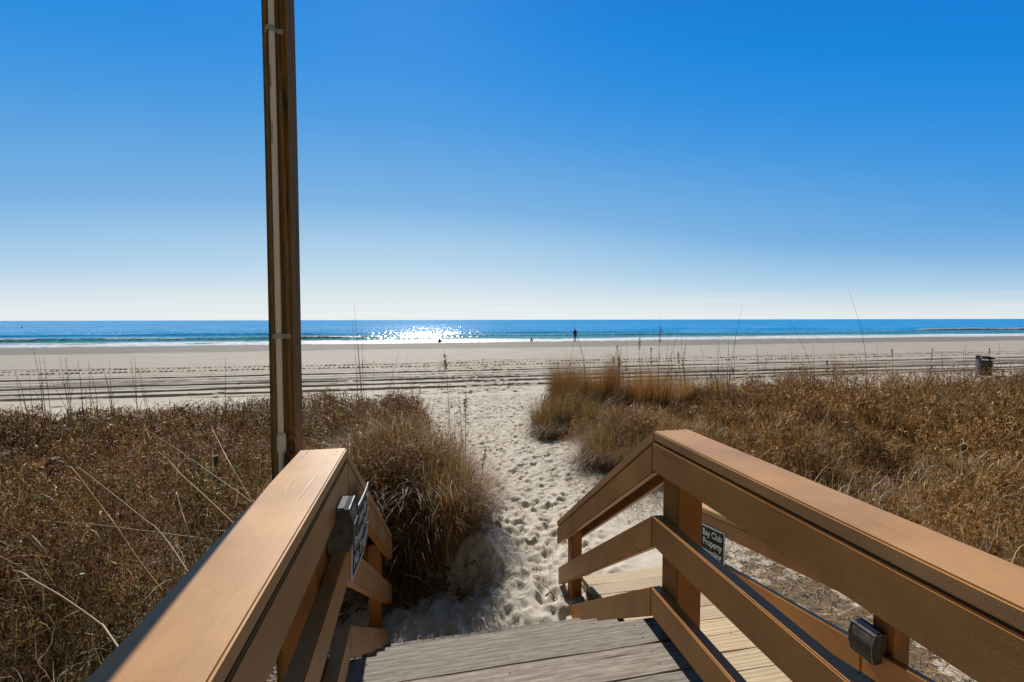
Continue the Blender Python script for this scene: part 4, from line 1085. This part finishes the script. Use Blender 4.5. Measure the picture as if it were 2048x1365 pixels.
# old stakes in the dunes
STAKE = wood_mat('stake_timber', 2, (0.06, 0.048, 0.036), (0.13, 0.105, 0.08), (0.21, 0.18, 0.145), 0.9)
STAKETOP = plain_mat('stake_top', (0.24, 0.225, 0.20), 0.9, 0, 0.1, 0.4, 40)
def stake(px, py, d, w, label):
    p = at_dist(px, py, d); g = gz(p.x, p.y)
    root = thing('wooden_stake', label, 'stake', (p.x, p.y, g)); m_ = MB()
    n = 10; ts = [(p.x+0.012*math.sin(i), p.y, g-0.2+(p.z-g+0.2)*i/6) for i in range(7)]
    m_.tube(ts, [w*(1+0.09*math.sin(i*2.3+px)) for i in range(7)], n); m_.build('shaft', STAKE, root)
    m_ = MB(); q = Vector(ts[-1]); m_.tube([q, q+Vector((0, 0, .006))], [w*0.96, w*0.8], n); m_.build('weathered_top', STAKETOP, root)
stake(108, 917, 4.7, 0.044, 'weathered round stake with a pale top in the left weeds')
stake(431, 913, 4.8, 0.030, 'dark thin stake in the left weeds near the pole')
stake(1812, 838, 6.3, 0.045, 'small grey stake top farther off in the right weeds')
stake(1890, 930, 4.6, 0.055, 'low grey stake top nearer in the right weeds')

# driftwood on the sand
TWIG = plain_mat('bare_twig', (0.36, 0.25, 0.14), 0.7, 0, 0.3, 0.3, 30)
def twig(pxs, label, r, name='twig'):
    pts = []
    for (x, y) in pxs:
        rr_ = ray(x, y); s = 3.0
        for _ in range(12):
            p = rr_*s; s = (gz(p[0], p[1])-CZ)/rr_[2]
        p = rr_*s; pts.append(Vector((p[0], p[1], gz(p[0], p[1])+r*1.5)))
    root = thing(name, label, 'twig', pts[0]); P = smooth_pts(pts, 5); m_ = MB()
    m_.tube(P, [r*(1-0.4*i/(len(P)-1)) for i in range(len(P))], 6); m_.build('stem', TWIG, root, smooth=True)
twig([(1115, 1200), (1098, 1180), (1075, 1160), (1070, 1145), (1074, 1132), (1081, 1122)], 'bent bare twig on the sand left of the right stair railing', 0.0042)
twig([(797, 1075), (840, 1093), (885, 1116), (948, 1142)], 'long straight reed lying on the shaded sand below the big tussock', 0.005, 'fallen_reed')
twig([(1115, 1022), (1140, 1010), (1158, 995), (1170, 978), (1195, 965), (1225, 955)], 'thin crooked root trailing over the sand by the right stair railing', 0.0035, 'root')
twig([(838, 1278), (870, 1283), (900, 1280), (930, 1273)], 'dark curved stick in the shade at the foot of the steps', 0.006, 'stick')

# ------------------------------------------------------------------ on the beach
def ground_at(px, py):
    r = ray(px, py); s = 20.0
    for _ in range(30):
        p = r*s; s = (gz(p[0], p[1])-CZ)/r[2]
    p = r*s; return Vector((p[0], p[1], gz(p[0], p[1])))
def skin_body(name, verts, edges, radii, mats, pick_mat, root_i=0, sub=2):
    me = bpy.data.meshes.new(name); me.from_pydata(verts, edges, []); o = bpy.data.objects.new(name, me); C.objects.link(o)
    sk = o.modifiers.new('skin', 'SKIN'); sk.use_smooth_shade = True
    for i, r in enumerate(radii):
        r = (r, r) if not isinstance(r, tuple) else r
        me.skin_vertices[0].data[i].radius = r
        me.skin_vertices[0].data[i].use_root = (i == root_i)
    ss = o.modifiers.new('sub', 'SUBSURF'); ss.levels = sub; ss.render_levels = sub
    dg = bpy.context.evaluated_depsgraph_get(); m2 = bpy.data.meshes.new_from_object(o.evaluated_get(dg))
    o.modifiers.clear(); o.data = m2; bpy.data.meshes.remove(me); m2.name = name
    m2.materials.clear()
    for m in mats: m2.materials.append(m)
    for p in m2.polygons: p.material_index = pick_mat(p.center); p.use_smooth = True
    return o
SKIN = plain_mat('skin', (0.36, 0.21, 0.14), 0.55)
JACKET = plain_mat('black_jacket', (0.018, 0.018, 0.022), 0.8)
JEANS = plain_mat('blue_jeans', (0.05, 0.065, 0.095), 0.85)
SHOE = plain_mat('dark_shoe', (0.03, 0.03, 0.032), 0.7)
CAPM = plain_mat('dark_cap', (0.02, 0.021, 0.028), 0.8)
pp = ground_at(1150, 684)
V = []; Ed = []; Rd = []
def vx(x, y, z, r, par=None):
    V.append((x, y, z)); Rd.append(r)
    if par is not None: Ed.append((par, len(V)-1))
    return len(V)-1
pel = vx(0, 0, .95, (.165, .115)); wa = vx(0, .01, 1.10, (.15, .105), pel); ch = vx(0, .0, 1.30, (.185, .125), wa); sh = vx(0, -.01, 1.44, (.15, .10), ch)
nk = vx(0, 0, 1.53, .058, sh); hd = vx(0, .025, 1.62, (.078, .092), nk); hd2 = vx(0, .03, 1.70, (.076, .088), hd); ht = vx(0, .02, 1.765, (.045, .055), hd2)
nose = vx(0.0, .125, 1.645, .014, hd)
for s in (-1, 1):
    hp = vx(s*.095, 0, .88, .092, pel); kn = vx(s*.10, .015 if s > 0 else .0, .49, .062, hp); an = vx(s*.105, -.01, .09, .047, kn)
    hl = vx(s*.105, -.045, .045, .042, an); toe = vx(s*.125, .15, .035, .036, an)
    sd = vx(s*.19, -.01, 1.41, .068, sh); el = vx(s*.255, -.03, 1.14, .052, sd); wr = vx(s*.27, .05, .90, .033, el)
    pm = vx(s*.272, .065, .84, .030, wr)
    for f in range(4):
        a = vx(s*(.262+.0), .040+.020*f, .800, .0095, pm); b = vx(s*.255, .045+.020*f, .765-.006*(f in (1, 2)), .0085, a); vx(s*.238, .048+.02*f, .742, .0075, b)
    tb = vx(s*.255, .105, .83, .010, pm); vx(s*.245, .115, .80, .0085, tb)
def person_mat(c):
    z = c[2]; ax = abs(c[0])
    if z < .085: return 3
    if ax > .20 and z < .915: return 0
    if z < .93 and ax < .23: return 2
    if z > 1.50: return 0
    return 1
per = skin_body('person', V, Ed, Rd, [SKIN, JACKET, JEANS, SHOE], person_mat)
per.location = pp; per.rotation_euler = (0, 0, rad(12))
tag(per, 'person in black jacket, blue jeans and dark cap standing at the water edge', 'person')
m_ = MB(); m_.lathe([(0.0, 1.80), (0.05, 1.795), (0.085, 1.76), (0.098, 1.70), (0.097, 1.675), (0.0, 1.675)], 0, 0.022, 18)
m_._poly([(-.075, .10, 1.682), (.075, .10, 1.682), (.055, .20, 1.668), (-.055, .20, 1.668), (-.075, .10, 1.692), (.075, .10, 1.692), (.055, .20, 1.676), (-.055, .20, 1.676)], [(3, 2, 1, 0), (4, 5, 6, 7), (0, 1, 5, 4), (1, 2, 6, 5), (2, 3, 7, 6), (3, 0, 4, 7)])
cp = m_.build('cap', CAPM, None, smooth=True); cp.parent = per
WHITE = plain_mat('white_plastic', (0.75, 0.75, 0.75), 0.5)
hx = Matrix.Rotation(rad(12), 3, 'Z') @ Vector((-.255, .065, .715)); q = pp+hx
m_ = MB(); m_.lathe([(0.0, -.075), (.040, -.072), (.048, .03), (.052, .075), (.046, .075), (.0, .06)], 0, 0, 16)
o = m_.build('cup', WHITE, None, smooth=True); o.location = q; tag(o, 'small white cup in the left hand of the standing person', 'cup')

# small dog seen from behind
DOG = plain_mat('grey_brown_fur', (0.14, 0.11, 0.085), 0.9, 0, 0.1, 0.5, 14)
dp = ground_at(1063, 685)
V = []; Ed = []; Rd = []
b0 = vx(0, -.16, .36, (.115, .12)); b1 = vx(0, .05, .37, (.12, .13), b0); b2 = vx(0, .24, .38, (.12, .14), b1)
n1 = vx(0, .36, .48, .085, b2); h1 = vx(0, .44, .56, (.078, .075), n1); mz = vx(0.02, .56, .535, .040, h1); vx(0.025, .61, .525, .026, mz)
for s in (-1, 1):
    vx(s*.075, .415, .63, .022, h1)
    k = vx(s*.09, -.15, .26, .062, b0); hk = vx(s*.095, -.25, .13, .030, k); ft = vx(s*.095, -.21, .022, .024, hk); vx(s*.095, -.15, .018, .022, ft)
    e = vx(s*.085, .23, .24, .045, b2); w_ = vx(s*.085, .24, .11, .026, e); vx(s*.085, .26, .022, .024, w_)
t1 = vx(0.0, -.28, .44, .032, b0); t2 = vx(.02, -.34, .56, .026, t1); vx(.05, -.33, .64, .016, t2)
dog = skin_body('dog', V, Ed, Rd, [DOG], lambda c: 0, 0)
dog.location = dp; dog.rotation_euler = (0, 0, rad(-14)); dog.scale = (1.3, .95, .95)
tag(dog, 'small greyish brown dog on the wet sand left of the standing person', 'dog')

# dark peaked mound at the edge of the wash
MOUND = plain_mat('wet_dark_sand', (0.085, 0.06, 0.045), 0.8, 0, 0.2, 0.4, 9)
mp_ = ground_at(879, 686)
m_ = MB(); n = 28; vs = []; fs = []; rings = 9
for i in range(rings+1):
    t = i/rings
    for k in range(n):
        a = 2*math.pi*k/n; r = 0.33*(1-t**1.5)*(1+0.16*math.sin(a*3+t*4)+0.09*math.sin(a*7-t*9))
        vs.append((r*math.cos(a)+0.05*t, r*math.sin(a), 0.50*t**0.9*(1+0.10*math.sin(a*2+1))-0.03))
for i in range(rings):
    for k in range(n): fs.append((i*n+k, i*n+(k+1) % n, (i+1)*n+(k+1) % n, (i+1)*n+k))
fs.append(tuple(range(rings*n, rings*n+n)))
m_._poly(vs, fs); m_.tube([(-.03, 0, .40), (-.035, 0, .62), (-.03, 0, .70)], [.05, .03, .012], 7)
o = m_.build('sand_mound', MOUND, None, smooth=True); o.location = mp_
tag(o, 'dark peaked mound on the wet sand against the glittering wash', 'mound')

# litter bin behind the right dune
BINW = wood_mat('bin_slats', 2, (0.05, 0.04, 0.03), (0.10, 0.08, 0.06), (0.17, 0.14, 0.11), 0.9)
LID = plain_mat('bin_lid_dark', (0.025, 0.027, 0.034), 0.45)
bx_ = at_dist(1970, 722, 15.6); bg = gz(bx_.x, bx_.y); topz = bx_.z
binr = thing('litter_bin', 'dark slatted litter bin with a domed lid, half hidden behind the right dune', 'bin', (bx_.x, bx_.y, bg))
Rb = 0.225; zb = bg; zt = topz-0.02
m_ = MB()
for k in range(20):
    a0 = 2*math.pi*(k+.06)/20; a1 = 2*math.pi*(k+.94)/20; rnd = random.random(); vs = []
    for z in (zb+.03, zt-.02):
        for (a, r) in ((a0, Rb), (a1, Rb), (a1, Rb+.022), (a0, Rb+.022)): vs.append((bx_.x+r*math.cos(a), bx_.y+r*math.sin(a), z))
    m_._poly(vs, [(0, 1, 2, 3), (7, 6, 5, 4), (0, 4, 5, 1), (1, 5, 6, 2), (2, 6, 7, 3), (3, 7, 4, 0)], rnd)
m_.build('slats', BINW, binr)
m_ = MB(); m_.lathe([(0.0, zb), (Rb-.004, zb), (Rb-.004, zt), (Rb-.03, zt), (Rb-.03, zb+.05), (0, zb+.05)], bx_.x, bx_.y, 24); m_.build('liner', LID, binr, smooth=False)
m_ = MB(); m_.lathe([(Rb+.035, zt-.03), (Rb+.04, zt), (Rb+.035, zt+.02), (Rb+.0, zt+.02), (Rb-.02, zt-.0)], bx_.x, bx_.y, 28); m_.build('rim', LID, binr, smooth=True)
m_ = MB()
for k in range(4):
    a = math.pi/4+k*math.pi/2+.5; p = (bx_.x+(Rb-.01)*math.cos(a), bx_.y+(Rb-.01)*math.sin(a))
    m_.tube([(p[0], p[1], zt), (p[0], p[1], zt+.13)], .028, 8)
m_.build('lid_support', LID, binr)
m_ = MB(); m_.lathe([(Rb+.09, zt+.11), (Rb+.095, zt+.14), (Rb*.95, zt+.20), (Rb*.5, zt+.235), (0.0, zt+.242)], bx_.x, bx_.y, 28)
m_.lathe([(Rb+.09, zt+.11), (Rb+.05, zt+.115), (0, zt+.18)], bx_.x, bx_.y, 28); m_.build('lid', LID, binr, smooth=True)
# second small thing left of the bin: pale post with a dark box
pb = at_dist(1953, 714, 15.3); pg = gz(pb.x, pb.y)
PALEP = plain_mat('grey_white_paint', (0.30, 0.31, 0.33), 0.6, 0, 0.3, 0.2)
rt = thing('bag_dispenser', 'pale grey post with a small dark box beside the litter bin', 'dispenser post', (pb.x+.05, pb.y, pg))
m_ = MB(); m_.box(pb.x+.02, pb.x+.10, pb.y-.03, pb.y+.05, pg-.2, pb.z+.04, .004, rel=False); m_.build('post', PALEP, rt)
m_ = MB(); m_.box(pb.x-.10, pb.x+.07, pb.y-.13, pb.y-.033, pb.z-.09, pb.z+.07, .008, rel=False); m_.build('box', LID, rt)
m_ = MB(); m_.box(pb.x+.0, pb.x+.05, pb.y-.137, pb.y-.1315, pb.z-.05, pb.z+.03, .001, rel=False); m_.build('label_plate', WHITE, rt)

# low flying sea birds near the horizon and a small float
BIRD = plain_mat('dark_plumage', (0.035, 0.035, 0.04), 0.8)
def bird(px, py, d, yaw, label, group):
    p = at_dist(px, py, d); m_ = MB()
    # fuselage body plus two gull-bent wings as one skin of thick plates
    sp = 1.0
    body = [(-.55, 0, .0, .02), (-.35, 0, .02, .10), (-.05, 0, .03, .15), (.25, 0, .04, .11), (.42, 0, .10, .07), (.52, 0, .13, .08), (.62, 0, .11, .04), (.85, 0, .04, .015)]
    m_.tube([(a, b_, c) for a, b_, c, r in body], [r for *_, r in body], 8)
    for s in (-1, 1):
        st = [(.08, .10, .06, .30), (.0, .50, .20, .30), (.03, .85, .20, .24), (-.12, 1.25, .12, .08)]
        vs = []; fs = []
        for (xx, yy, zz, cw) in st:
            for dz in (-.015, .015): vs += [(xx+cw/2, s*yy, zz+dz), (xx-cw/2, s*yy, zz+dz)]
        for i in range(3):
            a = 4*i; b_ = 4*i+4
            fs += [(a, a+1, b_+1, b_), (a+2, b_+2, b_+3, a+3), (a, b_, b_+2, a+2), (a+1, a+3, b_+3, b_+1)]
        fs.append((12, 13, 15, 14)); m_._poly(vs, fs)
    o = m_.build('seabird', BIRD, None, smooth=True); o.location = p; o.rotation_euler = (0, 0, yaw)
    return tag(o, label, 'seabird', group)
for x in (411, 419.5, 427.5, 435, 439.5, 448, 456.5, 464.5, 472.5, 499):
    bird(x, 645+random.uniform(-.3, .3), 420, rad(random.uniform(-30, 30)), 'tiny dark seabird in the low line just under the horizon, left of the pole', 'seabirds in a line near the horizon')
fp = at_dist(44, 656, 1.0)-Vector((0, 0, CZ)); fp = fp*(-CZ/fp.z)
rt = thing('buoy', 'tiny dark buoy with a staff on the water at the far left', 'buoy', (fp.x, fp.y, 0))
BUOY = plain_mat('dark_buoy', (0.03, 0.04, 0.06), 0.5)
k = fp.length/230.0
m_ = MB(); m_.lathe([(0, -.15*k), (.22*k, -.1*k), (.26*k, .12*k), (.16*k, .28*k), (0, .32*k)], fp.x, fp.y, 16); m_.build('float', BUOY, rt, smooth=True)
m_ = MB(); m_.tube([(fp.x, fp.y, .3*k), (fp.x, fp.y, .85*k)], [.05*k, .04*k], 8); m_.build('staff', BUOY, rt)

# ------------------------------------------------------------------ sky and sun
SUN_EL, SUN_AZ = rad(38.5), rad(-2.4)          # azimuth from +y, positive to the right
w = bpy.data.worlds.new('World'); S.world = w; w.use_nodes = True
nt = w.node_tree; nt.nodes.clear()
out = node(nt, 'ShaderNodeOutputWorld'); bg_ = node(nt, 'ShaderNodeBackground'); nt.links.new(bg_.outputs[0], out.inputs[0])
sky = node(nt, 'ShaderNodeTexSky', sky_type='NISHITA'); sky.sun_disc = False
sky.sun_elevation = SUN_EL; sky.sun_rotation = SUN_AZ; sky.altitude = 0; sky.air_density = 1.0; sky.dust_density = 0.4; sky.ozone_density = 2.5
geo = node(nt, 'ShaderNodeTexCoord'); sp = node(nt, 'ShaderNodeSeparateXYZ'); nt.links.new(geo.outputs['Generated'], sp.inputs[0])
# clear winter air over the sea: colour by height above the horizon, paler towards the sun's side
hz = node(nt, 'ShaderNodeVectorMath', operation='MULTIPLY'); hz.inputs[1].default_value = (1, 1, 0); nt.links.new(geo.outputs['Generated'], hz.inputs[0])
hn = node(nt, 'ShaderNodeVectorMath', operation='NORMALIZE'); nt.links.new(hz.outputs[0], hn.inputs[0])
dt = node(nt, 'ShaderNodeVectorMath', operation='DOT_PRODUCT'); nt.links.new(hn.outputs[0], dt.inputs[0]); dt.inputs[1].default_value = (math.sin(SUN_AZ), math.cos(SUN_AZ), 0)
sh = math_n(nt, 'MULTIPLY', math_n(nt, 'SUBTRACT', dt.outputs['Value'], 0.857), 0.35)
zk = node(nt, 'ShaderNodeMapRange'); zk.inputs[2].default_value = 0.15; nt.links.new(sp.outputs[2], zk.inputs[0])
ze = math_n(nt, 'SUBTRACT', sp.outputs[2], math_n(nt, 'MULTIPLY', sh, zk.outputs[0]))
air = ramp(nt, [(0.0, (0.80, 0.86, 0.88)), (0.03, (0.70, 0.79, 0.84)), (0.088, (0.435, 0.64, 0.825)), (0.19, (0.188, 0.445, 0.765)), (0.34, (0.056, 0.319, 0.755)),
     (0.42, (0.018, 0.272, 0.755)), (0.50, (0.0, 0.235, 0.735)), (0.60, (0.0, 0.180, 0.66)), (0.70, (0.0, 0.13, 0.55))], ze).outputs[0]
sc = node(nt, 'ShaderNodeVectorMath', operation='SCALE'); sc.inputs['Scale'].default_value = 6.85; nt.links.new(air, sc.inputs[0])
up = ramp(nt, [(0.60, (0, 0, 0)), (0.74, (1, 1, 1))], sp.outputs[2]).outputs[0]
back = ramp(nt, [(0.0, (1, 1, 1)), (0.44, (0, 0, 0))], dt.outputs['Value']).outputs[0]
rest = mixc(nt, 1.0, sky.outputs[0], mixc(nt, back, (0.40, 0.32, 0.225), (0.36, 0.235, 0.13)), 'MULTIPLY')  # unseen sky overhead and behind, tinted warm as added fill light
front = mixc(nt, 0.04, sc.outputs[0], sky.outputs[0])
col = mixc(nt, math_n(nt, 'MAXIMUM', up, back), front, rest)
# thin bright cloud streaks low over the sea
mp = node(nt, 'ShaderNodeMapping'); mp.inputs['Scale'].default_value = (1.2, 1.2, 60.0); nt.links.new(geo.outputs['Generated'], mp.inputs[0])
cn = noise(nt, mp.outputs[0], 1.6, 4, 0.55)
band = ramp(nt, [(0.0, (0, 0, 0)), (0.004, (0.6, 0.6, 0.6)), (0.018, (1, 1, 1)), (0.034, (0.5, 0.5, 0.5)), (0.055, (0, 0, 0))], sp.outputs[2]).outputs[0]
cm = math_n(nt, 'MULTIPLY', ramp(nt, [(0.45, (0, 0, 0)), (0.62, (1, 1, 1))], cn).outputs[0], band)
col = mixc(nt, math_n(nt, 'MULTIPLY', cm, 0.5), col, (6.3, 6.3, 6.2))
nt.links.new(col, bg_.inputs['Color']); bg_.inputs['Strength'].default_value = 0.143
sun = bpy.data.lights.new('sun', 'SUN'); sun.energy = 5.0; sun.angle = rad(0.53); sun.color = (1.0, 0.95, 0.87)
so = bpy.data.objects.new('sun', sun); C.objects.link(so)
sd_ = Vector((math.sin(SUN_AZ)*math.cos(SUN_EL), math.cos(SUN_AZ)*math.cos(SUN_EL), math.sin(SUN_EL)))
so.rotation_euler = sd_.to_track_quat('Z', 'Y').to_euler(); so.location = sd_*50
S.view_settings.view_transform = 'Standard'; S.view_settings.look = 'None'; S.view_settings.exposure = 0.0; S.view_settings.gamma = 1.0
S.render.engine = 'CYCLES'
S.cycles.max_bounces = 6; S.cycles.diffuse_bounces = 1; S.cycles.glossy_bounces = 3; S.cycles.transmission_bounces = 1
S.cycles.use_denoising = True; S.cycles.denoising_prefilter = 'ACCURATE'; S.cycles.denoising_input_passes = 'RGB_ALBEDO_NORMAL'
